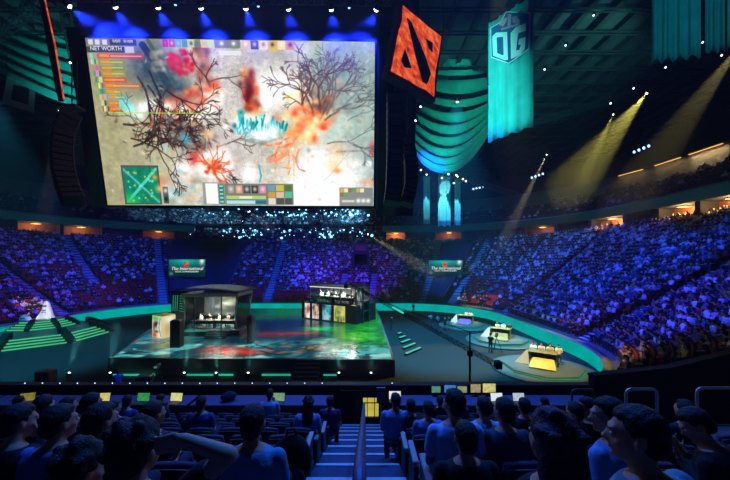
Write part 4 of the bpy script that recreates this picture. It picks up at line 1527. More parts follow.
# ================================================================== people
def rx(p, a, o):
    """turn point p about the x axis through o"""
    p, o = Vector(p), Vector(o)
    return Matrix.Rotation(a, 3, 'X') @ (p - o) + o


def remeshed(mb, voxel, smooth=2):
    me = mb.mesh('tmp', M['skin_a'])
    o = bpy.data.objects.new('tmp', me); COL.objects.link(o)
    md = o.modifiers.new('r', 'REMESH'); md.mode = 'VOXEL'; md.voxel_size = voxel; md.use_smooth_shade = True
    if smooth:
        sm = o.modifiers.new('s', 'SMOOTH'); sm.factor = .5; sm.iterations = smooth
    dg = bpy.context.evaluated_depsgraph_get()
    r = bpy.data.meshes.new_from_object(o.evaluated_get(dg))
    bpy.data.objects.remove(o)
    r.materials.clear()
    r.polygons.foreach_set('use_smooth', [True] * len(r.polygons))
    return r


def hand(mb, wrist, d, palm, side, curl=.5, k=1.0):
    """palm and five fingers; d: along the hand, palm: the way the palm faces, side: +1 thumb on the side of palm x d"""
    w, d = Vector(wrist), Vector(d).normalized()
    n = Vector(palm); n = (n - d * n.dot(d)).normalized()
    x = n.cross(d) * side                    # towards the thumb
    R = Matrix((x, n, d)).transposed()
    mb.ell(w + d * .05 * k, (.042 * k, .017 * k, .055 * k), R, 12, 8)
    for i, (off, L) in enumerate(((.030, .075), (.010, .084), (-.011, .078), (-.031, .06))):
        a = w + d * .092 * k + x * off * k
        d1 = (d * math.cos(curl * .6) + n * math.sin(curl * .6)).normalized()
        d2 = (d * math.cos(curl * 1.6) + n * math.sin(curl * 1.6)).normalized()
        m = a + d1 * L * .5 * k
        mb.cap(w + d * .06 * k + x * off * .9 * k, a, .0095 * k, .0092 * k, 8)
        mb.cap(a, m, .0092 * k, .0088 * k, 8); mb.cap(m, m + d2 * L * .5 * k, .0088 * k, .0075 * k, 8)
    t0 = w + d * .025 * k + x * .03 * k
    t1 = t0 + (d * .6 + x * .75 + n * .25).normalized() * .042 * k
    mb.cap(t0, t1, .0135 * k, .011 * k, 8); mb.cap(t1, t1 + (d * .9 + x * .25 + n * .3).normalized() * .034 * k, .011 * k, .0085 * k, 8)


def human(pose='sit', lean=0.0, yaw=0.0, pitch=0.0, arms=None, hair='short', sleeve='short', voxel=.014, hands=True, detail=True, female=False):
    """meshes of one person, facing +y, hips over the origin. Returns {'body','shirt','trousers','hair','shoes', ...} and the head matrix"""
    O = Vector((0, 0, .5))
    T = lambda p: rx(p, -lean, O)
    body, shirt, pants, shoes = MB(), MB(), MB(), MB()
    for b in (body, shirt, pants, shoes): b.smooth = True
    if pose == 'stand':
        dz = .42
    else:
        dz = 0.0
    up = lambda p: T(p) + Vector((0, 0, dz))
    LM = Matrix.Rotation(-lean, 3, 'X')
    f = .94 if female else 1.0
    secs = [((0, .01, .44), .15, .115), ((0, .0, .52), .172, .13), ((0, -.005, .62), .15 * f, .112), ((0, -.02, .74), .152 * f, .112), ((0, -.025, .86), .178 * f, .122), ((0, -.03, .95), .178 * f, .11), ((0, -.03, 1.005), .125 * f, .082), ((0, -.025, 1.04), .066, .06)]
    for mbx, e in ((body, 0.0), (shirt, .016)):
        S = secs if mbx is body else secs[1:7] + [((0, -.027, 1.022), .085, .07)]
        mbx.loft([(up(c), a + e, b + e, LM) for c, a, b in S])
    neck0, neck1 = up((0, -.028, 1.0)), up((0, -.005, 1.1))
    body.cap(neck0, neck1, .056, .052)
    # head
    HC = up((0, .012, 1.175))
    HR = LM @ (Euler((-pitch, 0, yaw), 'XYZ').to_matrix())
    h = lambda *p: HC + HR @ Vector(p)
    for c, r in (((0, -.015, .03), (.076, .097, .092)), ((0, .028, -.028), (.062, .07, .092)), ((0, .045, -.078), (.044, .045, .036))):
        body.ell(h(*c), r, HR, 16, 11)
    body.cap(h(0, .088, .018), h(0, .113, -.022), .009, .0145, 8); body.ell(h(0, .104, -.024), (.018, .013, .010), HR, 10, 7)
    body.ell(h(0, .08, .03), (.05, .018, .012), HR, 12, 7); body.ell(h(0, .09, -.058), (.023, .013, .009), HR, 10, 6); body.ell(h(0, .086, -.092), (.018, .014, .012), HR, 10, 6)
    for s in (-1, 1):
        body.ell(h(s * .077, -.008, -.014), (.012, .022, .032), HR @ Euler((0, 0, s * -.35)).to_matrix(), 10, 8)
        body.ell(h(s * .045, .06, -.02), (.022, .02, .018), HR, 10, 7)
    # arms: each (elbow, wrist, hand direction, palm)
    if arms is None:
        arms = {}
    for s in (-1, 1):
        sh = up((s * .178 * f, -.025, .955))
        el, wr, hd, pl = arms.get(s, ((s * .215, .05, .70), (s * .1, .28, .645), (-s * .45, .8, -.15), (0, -.1, -1)))
        el, wr = Vector(el) + Vector((0, 0, dz)), Vector(wr) + Vector((0, 0, dz))
        body.cap(sh, el, .05 * f, .038 * f); body.cap(el, wr, .04 * f, .026 * f)
        shirt.cap(sh, el if sleeve == 'long' else sh.lerp(el, .62), .066 * f, .052 * f if sleeve == 'long' else .064 * f)
        if sleeve == 'long': shirt.cap(el, el.lerp(wr, .93), .053 * f, .036 * f)
        if hands: hand(body, wr, hd, pl, -s if True else s, .55)
        else: body.ell(wr + Vector(hd).normalized() * .07, (.04, .03, .075), Matrix(basis(hd)).transposed(), 10, 7)
    # legs
    for s in (-1, 1):
        if pose == 'sit':
            hp, kn, an = Vector((s * .09, .0, .5)), Vector((s * .125, .42, .53)), Vector((s * .12, .34, .09))
            toe = Vector((s * .13, .50, .035))
        else:
            hp, kn, an = Vector((s * .09, .0, .92)), Vector((s * .1, .02, .5)), Vector((s * .105, -.02, .09))
            toe = Vector((s * .12, .16, .035))
        body.cap(hp, kn, .075, .052); body.cap(kn, an, .05, .036)
        pants.cap(hp, kn, .088, .064); pants.cap(kn, an, .06, .052)
        shoes.cap(an + Vector((0, -.03, -.045)), toe, .042, .038, 10); shoes.cap(an + Vector((0, 0, .01)), an + Vector((0, 0, -.05)), .047, .045, 10)
    pz = O + Vector((0, 0, dz))
    pants.loft([(pz + Vector((0, .01, -.045)), .165, .13), (pz + Vector((0, 0, .03)), .185, .142), (pz + Vector((0, -.005, .11)), .17 * f, .128)])
    out = {'body': remeshed(body, voxel), 'shirt': remeshed(shirt, voxel * 1.15), 'trousers': remeshed(pants, voxel * 1.2), 'shoes': remeshed(shoes, voxel * 1.1)}
    # hair
    hb = MB(); hb.smooth = True
    if hair != 'none':
        R = HR
        big = {'short': 1.0, 'full': 1.13, 'long': 1.05, 'cap': 1.0}.get(hair, 1.0)
        hb.ell(h(0, -.03, .052), (.086 * big, .1 * big, .082 * big), R @ Euler((.42, 0, 0)).to_matrix(), 18, 12)
        hb.ell(h(0, -.058, -.015), (.076 * big, .066 * big, .075 * big), R, 16, 10)
        hb.ell(h(0, .03, .094), (.056 * big, .046, .03), R @ Euler((-.35, 0, 0)).to_matrix(), 14, 8)
        for s in (-1, 1): hb.ell(h(s * .068, .006, .036), (.014, .024, .034), R, 10, 7)
        if hair in ('full', 'long'):
            r = random.Random(int(lean * 100 + yaw * 77))
            for k in range(16):
                a = r.uniform(0, 6.28); e = r.uniform(-.3, 1.3)
                hb.ell(h(.088 * big * math.cos(a) * math.cos(e), -.035 + .095 * big * math.sin(a) * math.cos(e) * (1 if math.sin(a) < 0 else .55), .045 + .09 * big * math.sin(e)), (.03, .03, .026), R, 8, 6)
        if hair == 'long':
            hb.loft([(h(0, -.055, .02), .09, .07, R), (h(0, -.075, -.08), .1, .06, R), (h(0, -.1, -.18), .105, .05, R), (h(0, -.12, -.28), .1, .04, R), (h(0, -.13, -.36), .07, .025, R)])
        out['hair'] = remeshed(hb, voxel, 2)
        nv = len(out['hair'].vertices)
        c = np.empty(nv * 3, np.float32); out['hair'].vertices.foreach_get('co', c); c = c.reshape(-1, 3)
        no = np.empty(nv * 3, np.float32); out['hair'].vertices.foreach_get('normal', no); no = no.reshape(-1, 3)
        wv = np.sin(c[:, 0] * 190 + 3 * np.sin(c[:, 2] * 40)) * .0016 + np.sin(c[:, 1] * 150 + c[:, 2] * 60) * .0016
        c += no * wv[:, None]
        out['hair'].vertices.foreach_set('co', c.ravel())
    if detail:
        for s, sd in ((-1, 'l'), (1, 'r')):
            e = MB(); ir = MB(); br = MB()
            e.ell(h(s * .031, .083, .004), (.0135, .011, .010), HR, 10, 7); ir.ell(h(s * .031, .0925, .004), (.006, .003, .006), HR, 8, 5)
            br.cap(h(s * .018, .097, .026), h(s * .048, .088, .028), .004, .003, 6)
            out['eye' + sd] = e.mesh('eye', M['eye_white']); out['iris' + sd] = ir.mesh('iris', M['iris']); out['brow' + sd] = br.mesh('eyebrow', M['hair_black'])
        mo = MB(); mo.cap(h(-.02, .097, -.058), h(.02, .097, -.058), .0045, .0045, 6)
        out['mouth'] = mo.mesh('mouth', M['skin_b'])
    return out


def person(meshes, loc, rotz, label, shirt, skin='skin_a', hair='hair_black', trousers='denim', scale=1.0, group=None, extras=True, materials_done=None):
    """a body with its hair and clothing as children"""
    b = link('person', own(meshes['body'], M[skin]), None, loc, (0, 0, rotz))
    b.scale = (scale,) * 3
    tag(b, label, 'person', group)
    s = link('shirt', own(meshes['shirt'], M['shirt_any']), b); s.color = (*lin(shirt), 1)
    link('trousers', own(meshes['trousers'], M[trousers]), b); link('shoes', own(meshes['shoes'], M['shoe']), b)
    if 'hair' in meshes: link('hair', own(meshes['hair'], M[hair]), b)
    if extras and 'eyel' in meshes:
        for sd in 'lr':
            e = link('eye', meshes['eye' + sd], b); link('iris', meshes['iris' + sd], e); link('eyebrow', meshes['brow' + sd], b)
        link('mouth', meshes['mouth'], b)
    return b


OWN = {}


def own(me, m):
    k = (me.name, m.name)
    if k not in OWN:
        c = me if not len(me.materials) else me.copy()
        c.materials.clear(); c.materials.append(m)
        OWN[k] = c
    return OWN[k]


def one_mesh(H, voxel_name):
    """small far-off version: the same body and clothes baked into ONE mesh with several materials"""
    V, Fc, mi = [], [], []
    ms = [M['skin_a'], M['shirt_any'], M['denim'], M['shoe'], M['hair_black']]
    for k, key in enumerate(('body', 'shirt', 'trousers', 'shoes', 'hair')):
        me = H[key]; b = len(V)
        V += [tuple(v.co) for v in me.vertices]
        for p in me.polygons:
            Fc.append(tuple(b + i for i in p.vertices)); mi.append(k)
    me = bpy.data.meshes.new(voxel_name); me.from_pydata(V, [], Fc)
    for m in ms: me.materials.append(m)
    me.polygons.foreach_set('material_index', mi); me.polygons.foreach_set('use_smooth', [True] * len(Fc)); me.update()
    return me


# ---- the nearest of the far audience, person by person
VAR = []
for k, (ln, yw, ar, hr) in enumerate(((.02, .2, None, 'short'), (.18, -.3, None, 'short'), (-.06, .0, {1: ((.22, .12, .74), (.09, .2, .98), (-.3, .2, .9), (-.4, -.8, 0))}, 'long'),
                                      (.1, .4, {-1: ((-.215, .12, .74), (-.05, .22, .93), (.2, 0, 1), (0, -1, 0)), 1: ((.215, .12, .74), (.06, .22, .93), (-.2, 0, 1), (0, -1, 0))}, 'short'), (.28, .1, None, 'full'))):
    VAR.append(one_mesh(human('sit', ln, yw, .05, ar, hr, ('short', 'long')[k % 2], .032, False, False), 'spectator'))
SHN = [('white', (238, 238, 242)), ('pale grey', (196, 200, 210)), ('black', (24, 24, 28)), ('dark blue', (30, 38, 70)), ('mid blue', (62, 84, 140)), ('grey', (110, 114, 122)), ('dark red', (150, 40, 46)), ('charcoal', (44, 46, 54)), ('green', (90, 150, 60)), ('yellow', (206, 180, 60))]
SHW = np.array([.2, .14, .16, .12, .12, .1, .04, .1, .01, .01]); SHW /= SHW.sum()
rw = {}
NEAR_P.sort(key=lambda q: (q[1], q[2]))
rg2 = np.random.default_rng(5)
for q in NEAR_P:
    rw[q[1]] = rw.get(q[1], 0) + 1
    nm, c = SHN[rg2.choice(len(SHN), p=SHW)]
    o = link('spectator', VAR[rg2.integers(0, len(VAR))], None, q[4:7], (0, 0, q[7] + rg2.normal(0, .2)))
    sc = rg2.normal(1.0, .035); o.scale = (sc, sc, sc)
    o.color = (*lin(c), 1)
    tag(o, 'spectator in a %s top, %s row behind the boards, %s from the near end' % (nm, ordinal(q[1]), ordinal(rw[q[1]])), 'person', 'nearest spectators in the right hand stand')

# ================================================================== the stage
stage = empty('stage', (-9, 34, 0), 0, 'wide low stage with a glowing painted floor of ice, embers and green', 'stage')
SO = Vector((-9, 34, 0))
ZS = 1.2
ZP = ZS + .02
outline = [(-18.2, 22.95), (2.08, 22.5), (1.75, 47.5), (-18, 47.5), (-22.5, 40), (-21.7, 32.4)]
mb = MB(); mb.prism([(x + 9, y - 34) for x, y in outline], ZS); mb.build('deck', M['platform'], stage)
rg = np.random.default_rng(17)
P = Pic(300, 340, -23, 2.3, 47.6, 22.2, (2, 38, 52))
na, nb, nc = vnoise(300, 340, 60, 71), vnoise(300, 340, 30, 72), vnoise(300, 340, 14, 73, 3)
P.mix(np.clip((na - .45) * 3, 0, 1) * .7, (2, 70, 78))
P.mix((np.clip(1 - np.abs(nb - .5) * 14, 0, 1)) * .4 * (P.Y < 34), (20, 150, 150))
# green meadow glow at the right and along the back
P.mix(np.clip((P.X + 4.5 + (nb - .5) * 5) / 3, 0, 1) * np.clip((P.Y - 23.6) / 4, 0, 1) * .95, (6, 118, 14))
P.mix(np.clip((P.X + 3 + (na - .5) * 6) / 3, 0, 1) * np.clip(nc * 2.4 - 1, 0, 1) * np.clip((P.Y - 24) / 4, 0, 1), (70, 190, 20))
P.mix(np.clip((P.Y - 38 + (nb - .5) * 6) / 3, 0, 1) * np.clip((P.X + 16) / 4, 0, 1) * .8, (10, 104, 20))
P.mix(np.exp(-((P.X + 9) / 5) ** 2 - ((P.Y - 34) / 3.4) ** 2) * .85, (2, 14, 36))
# ice floes near the front edge
fl = np.clip((vnoise(300, 340, 26, 75, 3) - .47) * 9, 0, 1) * np.clip((29.5 - P.Y + (nb - .5) * 4) / 2.5, 0, 1)
P.mix(fl * .9, (70, 165, 165)); P.mix(fl * np.clip(nc * 4 - 2, 0, 1) * .8, (150, 205, 196))
P.mix(fl * (np.abs(vnoise(300, 340, 18, 76, 2) - .5) < .035) * .85, (2, 24, 34))
P.blob(-18, 31, 2.5, 4, (60, 150, 150), .8, 78)
# embers
P.blob(-10.0, 24.6, 1.9, .9, (226, 24, 16), 1.3, 81); P.blob(-11.6, 25.6, 1.2, .7, (170, 16, 20), .9, 82); P.blob(-8.3, 24.4, 1.0, .7, (190, 40, 20), .8)
P.blob(-9, 30.4, 3.0, 1.2, (120, 22, 22), .9, 83); P.blob(-6, 31.0, 1.6, .8, (150, 50, 24), .8, 84); P.blob(-4.5, 33, 2.0, 1.2, (20, 190, 90), .8, 85)
P.blob(-20, 27.6, .9, .4, (190, 30, 50), .9); P.blob(-16.4, 27.2, 1.2, 2.0, (150, 130, 60), .6, 87)
for k in range(50):
    P.blob(rg.uniform(-10, -1), rg.uniform(23.4, 27.5), .35, .25, [(150, 120, 60), (170, 70, 40), (90, 150, 150), (120, 100, 70)][k % 4], .7)
for k in range(14):
    x, y = rg.uniform(-17, 1), rg.uniform(23, 27)
    P.line([(x, y), (x + rg.uniform(-1.4, 1.4), y + rg.uniform(.2, 1)), (x + rg.uniform(-2, 2), y + rg.uniform(.8, 1.8))], .16, (1, 20, 28), .9)
M['led_floor'] = picture_mat('led_floor', 1.2, .2, .2)
# the grid covers the bounding box; quads outside the outline are dropped
import bmesh
me = P.grid_mesh('led_floor', M['led_floor'], lambda u, v: (-23 + u * 25.3 + 9, 47.6 - v * 25.4 - 34, 0 * u + ZS + .015))
bm = bmesh.new(); bm.from_mesh(me)


def inside(x, y, poly):
    r = False
    for (ax, ay), (bx, by) in zip(poly, poly[1:] + poly[:1]):
        if (ay > y) != (by > y) and x < (bx - ax) * (y - ay) / (by - ay) + ax: r = not r
    return r


bad = []
sh_ = [(-18.0, 23.1), (1.9, 22.7), (1.6, 47.3), (-17.9, 47.3), (-22.3, 40), (-21.5, 32.5)]
for fa in bm.faces:
    c = fa.calc_center_median()
    if not inside(c.x - 9, c.y + 34, sh_): bad.append(fa)
bmesh.ops.delete(bm, geom=bad, context='FACES')
bm.to_mesh(me); bm.free()
link('led_floor', me, stage)
mb = MB()
for k in range(6): mb.box((-3.95 + 9 - .0, 22.75 - .3 - .28 * k - 34 + .2, ZS - .1 - .2 * k), (1.7, .3, .2))
mb.build('front_steps', M['platform'], stage)
M['teal_strip'] = emit('teal_strip', (30, 190, 150), .8, .6, .5)
for k, (x0, x1) in enumerate(((-17.6, -14.6), (-12.6, -9.2), (-7.2, -5.2), (-2.9, -1.1), (-.6, 1.9))):
    mb = MB(); mb.box(((x0 + x1) / 2 + 9, 22.72 - 34 - .1, .12), (x1 - x0, .06, .12)); mb.build('led_strip', M['teal_strip'], stage)
for k, px in enumerate((69, 110, 184, 216, 248, 339, 371)):
    p = W(px, 376.5, 22.0); p.z = .38
    lamp(p, p + Vector((.2 * (-1) ** k, .9, 4)), (.15, .85, .8), 3600, 15, 'floor lamp throwing a pale teal beam up the stage front, %s from the left' % ORD[k], .07, (225, 240, 235), 7, group='floor lamps along the stage front', body=.42, size=.05)

# ---- lit octagonal steps at the left
stp = empty('stepped_platform', (-35, 34.5, 0), 0, 'octagonal stepped platform with glowing green risers at the left', 'platform')
M['riser_glow'] = emit('riser_glow', (74, 206, 136), .85, .3, .8)
M['riser_dark'] = mat('riser_dark', (60, 70, 70), .5, var=.2)


def octo(cx, cy, ap):
    r = ap / math.cos(PI / 8)
    return [(max(cx + r * math.cos(PI / 8 + k * PI / 4), -2.3), cy + r * math.sin(PI / 8 + k * PI / 4)) for k in range(8)]


def tier(cx, cy, ap, z0, n, rise, going):
    for k in range(n):
        pl = octo(cx, cy, ap - going * k)
        mb = MB(); mb.prism(pl, rise, Matrix.Translation((0, 0, z0 + rise * k))); mb.build('step', M['riser_dark'], stp)
        mb = MB()
        for a, b in zip(pl, pl[1:] + pl[:1]):
            a, b = Vector((*a, z0 + rise * (k + .52))), Vector((*b, z0 + rise * (k + .52)))
            if (b - a).length < .5 or (a.x < -2.2 and b.x < -2.2): continue
            n_ = (b - a).normalized().cross(Vector((0, 0, 1)))
            mb.bar(a.lerp(b, .07) + n_ * .012, a.lerp(b, .93) + n_ * .012, rise * .5 if False else .03, .03)
            d = (b - a).normalized()
            R = Matrix((d, n_, Vector((0, 0, 1)))).transposed()
            mb.box((a + b) / 2 + n_ * .01, ((b - a).length * .86, .04, rise * .62), R)
        mb.build('lit_riser', M['riser_glow'], stp)


tier(0, 0, 6.0, 0, 4, .21, .36)
tier(-1.0, 1.7, 2.75, .84, 4, .2, .3)
for k in (6, 7, 0, 1):
    r0, r1 = 6.25 / math.cos(PI / 8), 4.2 / math.cos(PI / 8); a = PI / 8 + k * PI / 4
    d = Vector((math.cos(a), math.sin(a), 0)); s = Vector((-d.y, d.x, 0))
    M4 = Matrix((( d.x, 0, s.x, 0), (d.y, 0, s.y, 0), (0, 1, 0, 0), (0, 0, 0, 1)))
    mb = MB(); mb.prism([(r1, .3), (r0, 0), (r0, .35), (r0 - .9, .95), (r1 + .3, 1.45), (r1, 1.4)], .5, M4 @ Matrix.Translation((0, 0, -.25))); mb.build('divider', M['black_plastic'], stp)
    if k in (7, 0, 6):
        c = Vector((-1.0, 1.7, 0)); r0, r1 = 3.0 / math.cos(PI / 8), 1.8 / math.cos(PI / 8)
        M5 = Matrix.Translation(c) @ M4
        mb = MB(); mb.prism([(r1, .9), (r0, .84), (r0, 1.1), (r0 - .4, 1.5), (r1 + .1, 1.9), (r1, 1.85)], .35, M5 @ Matrix.Translation((0, 0, -.17))); mb.build('divider', M['black_plastic'], stp)
st = empty('white_monument', (-35.7, 36.3, 1.66), .2, 'white carved throne-like monument on top of the lit octagonal steps', 'monument')
mb = MB(); mb.smooth = True
mb.loft([((0, 0, 0), .75, .6), ((0, .02, .35), .62, .5), ((0, .05, .8), .5, .4), ((0, .06, 1.2), .36, .32), ((0, .06, 1.6), .28, .26), ((0, .06, 1.85), .17, .16), ((0, .06, 1.95), .06, .06)])
for s in (-1, 1): mb.cap((s * .6, -.3, .05), (s * .28, -.05, 1.0), .2, .1)
me = remeshed(mb, .05, 1); me.materials.append(M['statue_white']); link('body', me, st)
mb = MB()
for z, w in ((.5, .5), (.75, .42), (1.0, .36)): mb.box((0, -.42 + z * .1, z), (w, .1, .1), (.1, 0, 0), .02)
mb.box((0, -.22, 1.45), (.3, .12, .22), None, .03); mb.build('carving', M['wall_grey'], st)
st = empty('white_carving', (-37.0, 35.3, 1.66), 0, 'low white carved block left of the taller white monument', 'monument')
mb = MB(); mb.smooth = True
mb.loft([((0, 0, 0), .6, .4), ((-.05, 0, .3), .5, .3), ((-.12, 0, .5), .3, .2), ((-.15, 0, .62), .08, .08)]); mb.cap((.1, 0, .3), (.5, -.1, .75), .15, .1)
me = remeshed(mb, .05, 1); me.materials.append(M['statue_white']); link('body', me, st)
mb = MB(); mb.box((0, -.3, .2), (.5, .1, .16), None, .03); mb.build('carving', M['wall_grey'], st)


# ---- art boxes and plinths on the stage
def art(w, h, seed, base, cols, n=26):
    rg = np.random.default_rng(seed)
    p = Pic(w, h, 0, 1, 0, 1, base)
    for k in range(n):
        p.blob(rg.uniform(0, 1), rg.uniform(0, 1), rg.uniform(.05, .22), rg.uniform(.05, .25), cols[k % len(cols)], rg.uniform(.5, 1), int(seed * 50 + k) if k % 2 else None)
    return p


M['art'] = picture_mat('art_panel', 1.0)
M['art_box'] = picture_mat('art_box', 1.0)


def art_on(parent, p, a, b, h, m, name='art'):
    """picture from a to b (foot of the panel), h high"""
    a, b = Vector(a), Vector(b)
    me = p.grid_mesh(name, m, lambda u, v: (a.x + (b.x - a.x) * u, a.y + (b.y - a.y) * u, a.z + h * (1 - v)))
    return link(name, me, parent)


a0 = on_z(152.5, 336.5, ZP)
bx = empty('art_box', a0, 0, 'pale box with a painted black, green and red face pattern standing on the stage', 'box')
wv = 1.55; hh = 1.95
d1 = Vector((.86, -.5, 0)); d2 = Vector((.5, .86, 0))
mb = MB(); mb.prism([(0, 0), tuple((d1 * wv)[:2]), tuple((d1 * wv + d2 * 1.2)[:2]), tuple((d2 * 1.2)[:2])], hh); mb.build('carcass', M['white_paint'], bx)
p = Pic(26, 32, 0, 1, 0, 1, (226, 220, 186))
p.blob(.3, .12, .5, .1, (70, 200, 60), 1); p.blob(.45, .4, .22, .14, (24, 26, 30), 1.2); p.blob(.2, .5, .1, .2, (36, 36, 36), .9); p.blob(.62, .46, .12, .1, (240, 240, 236), 1); p.blob(.5, .72, .3, .06, (30, 24, 26), .9); p.blob(.25, .88, .24, .12, (214, 60, 30), 1.1); p.blob(.75, .8, .2, .18, (240, 230, 196), .8); p.line([(.85, .1), (.7, .5), (.9, .9)], .05, (60, 60, 50), .8)
art_on(bx, p, (-d2 * .02), d1 * wv - d2 * .02, hh, M['art_box'])
p = Pic(18, 30, 0, 1, 0, 1, (216, 200, 150)); p.blob(.5, .2, .3, .2, (250, 246, 226), .9); p.blob(.4, .6, .2, .3, (180, 160, 110), .8)
art_on(bx, p, d1 * (wv + .02), d1 * (wv + .02) + d2 * 1.2, hh, M['art_box'])
mb = MB(); mb.box((d1 * wv / 2 + d2 * .6) + Vector((0, 0, hh + .03)), (wv * .98, 1.18, .06), Euler((0, 0, -.526))); mb.build('lid', M['shirt_green'] if 'shirt_green' in M else M['gold_panel'], bx)
for k, (x0, x1, yb, yt, lab) in enumerate(((169.5, 179.5, 348, 321, 'black slab plinth standing right of the painted box'), (246.5, 252, 344, 317, 'black slab plinth standing right of the glass booth'))):
    a = on_z(x0, yb, ZP); b = on_z(x1, yb, ZP); h = (yb - yt) / F * a.y
    o = empty('plinth', (a + b) / 2, 0, lab, 'plinth', 'black slab plinths on the stage')
    w = (b - a).length
    mb = MB(); mb.box((0, .35, h / 2), (w, .7, h), None, .04); mb.build('body', M['black_plastic'], o)
    mb = MB(); mb.box((0, .35, h + .03), (w * .8, .5, .06), None, .02); mb.build('top_cap', M['dark_steel'], o)

# ---- players (small): one kind, several shirts
PL = [one_mesh(human('sit', .16, y, .12, {s: ((s * .22, .12, .72), (s * .14, .36, .76), (-s * .1, 1, 0), (0, 0, -1)) for s in (-1, 1)}, 'short', 'short', .03, False, False), 'player') for y in (0, .25)]
ST = [one_mesh(human('stand', .03, .2, .05, None, 'short', 'long', .03, False, False), 'standing_person'), one_mesh(human('stand', .12, -.1, .1, {s: ((s * .25, .12, .75), (s * .1, .34, .85), (-s * .2, .8, .3), (0, 0, -1)) for s in (-1, 1)}, 'full', 'short', .03, False, False), 'standing_person')]


def small_person(me, loc, rotz, shirt, label, group, scale=1.0):
    o = link('person', me, None, loc, (0, 0, rotz)); o.color = (*lin(shirt), 1); o.scale = (scale,) * 3
    return tag(o, label, 'person', group)


def pc_desk(name, loc, rotz, w, n, label, group, screens=True):
    root = empty(name, loc, rotz, label, 'desk', group)
    mb = MB(); mb.box((0, 0, .72), (w, .7, .05), None, .01); mb.box((0, .32, .5), (w, .03, .4)); mb.build('desk_top', M['black_plastic'], root)
    for s in (-1, 0, 1):
        mb = MB(); mb.box((s * (w / 2 - .1), 0, .35), (.06, .6, .7)); mb.build('leg', M['black_metal'], root)
    return root


def player_chair(loc, rotz, label, group):
    root = empty('gaming_chair', loc, rotz, label, 'chair', group)
    mb = MB(); mb.box((0, .08, .345), (.48, .48, .08), None, .02); mb.build('seat', M['black_plastic'], root)
    mb = MB(); mb.box((0, -.24, .82), (.46, .07, .76), (.1, 0, 0), .02); mb.build('backrest', M['black_plastic'], root)
    mb = MB(); mb.tube([(0, 0, .03), (0, 0, .37)], .03, 8); mb.box((0, 0, .03), (.5, .06, .04)); mb.box((0, 0, .03), (.06, .5, .04)); mb.build('pedestal', M['black_metal'], root)
    return root


def monitor(loc, rotz, label, group, w=.56, h=.33, tilt=0.0, pic=None, name='monitor'):
    root = empty(name, loc, rotz, label, 'monitor', group)
    mb = MB(); mb.box((0, 0, h / 2 + .12), (w, .035, h), (tilt, 0, 0), .01); mb.build('housing', M['monitor_black'], root)
    mb = MB(); mb.box((0, -.02, h / 2 + .12), (w * .95, .012, h * .9), (tilt, 0, 0)); mb.build('lit_screen', pic or M['mon_screen'], root)
    mb = MB(); mb.box((0, .03, .08), (.05, .03, .16)); mb.box((0, .03, .01), (.24, .18, .02), None, .005); mb.build('stand', M['black_metal'], root)
    return root


M['mon_screen'] = emit('mon_screen', (150, 180, 190), .8, .5, 9)
# ---- the glass booth on the left of the stage
gx0, gx1 = -16.7, -11.7
gb = empty('glass_booth', (-14.2, 31.6, ZP), 0, 'glass player booth with a curved pale roof on the left of the stage', 'booth')
W2, D2, FL, HT = 2.35, 1.9, .55, 3.1
mb = MB(); mb.box((0, 0, FL / 2), (2 * W2 + .9, 2 * D2 + .5, FL), None, .04); mb.build('base', M['dark_steel'], gb)
mb = MB()
for k in range(4): mb.box((1.0, -D2 - .4 - .26 * k, FL - .07 - .14 * k), (2.0, .27, .14))
mb.build('entry_steps', M['platform'], gb)
mb = MB(); mb.box((-1.2, -D2 - .3, FL - .04), (2.6, .1, .06)); mb.build('edge_strip', M['teal_strip'], gb)
for sx in (-1, 1):
    for sy in (-1, 1):
        mb = MB(); mb.tube([(sx * (W2 + .12), sy * D2, FL), (sx * (W2 - .06), sy * D2, FL + 1.2), (sx * (W2 + .02), sy * D2, FL + 2.2), (sx * (W2 + .22), sy * D2, FL + HT)], .07, 8); mb.build('post', M['chrome'], gb)
rows = []
for v in np.linspace(-1, 1, 7):
    rows.append([((W2 + .5) * u, (D2 + .35) * v, FL + HT + .35 + .45 * math.cos(u * 1.3) * math.cos(v * .8) - .1 * u) for u in np.linspace(-1, 1, 15)])
mb = MB(); mb.smooth = True; mb.sheet(rows[::-1], .12); mb.build('roof', M['wall_grey'], gb)
mb = MB(); mb.box((0, -D2 - .05, FL + HT + .1), (2 * W2 + .5, .14, .3), None, .03); mb.box((W2 + .15, 0, FL + HT + .1), (.14, 2 * D2, .3), None, .03); mb.box((-W2 - .15, 0, FL + HT + .1), (.14, 2 * D2, .3), None, .03); mb.build('roof_edge', M['white_paint'], gb)
for (x0, x1) in ((-W2, -1.45), (-1.4, 1.0), (1.05, W2)):
    mb = MB(); mb.box(((x0 + x1) / 2, -D2, FL + HT / 2), (x1 - x0, .03, HT)); mb.build('pane', M['glass'], gb)
for sx in (-1, 1):
    mb = MB(); mb.box((sx * W2, 0, FL + HT / 2), (.03, 2 * D2 - .1, HT)); mb.build('pane', M['glass'], gb)
mb = MB()
for x in (-1.43, 1.02): mb.box((x, -D2, FL + HT / 2), (.08, .1, HT))
mb.build('mullion', M['black_metal'], gb)
p = art(64, 40, 9, (20, 34, 36), [(210, 190, 140), (240, 230, 210), (30, 60, 64), (12, 20, 24), (160, 120, 70), (16, 30, 34)], 30)
mb = MB(); mb.box((0, D2 - .05, FL + HT / 2), (2 * W2, .1, HT)); bw = mb.build('back_wall', M['wall_dark'], gb)
M['booth_pic'] = picture_mat('booth_picture', 1.5)
art_on(bw, p, (-1.3, D2 - .12, FL + 1.2), (1.9, D2 - .12, FL + 1.2), 1.7, M['booth_pic'], 'lit_wall_screen')
mb = MB(); mb.box((0, 0, FL + HT - .08), (2.8, .3, .08)); mb.build('ceiling_lamp', M['lens_bar'] if False else emit('booth_lamp', (255, 240, 210), 2.0), gb)
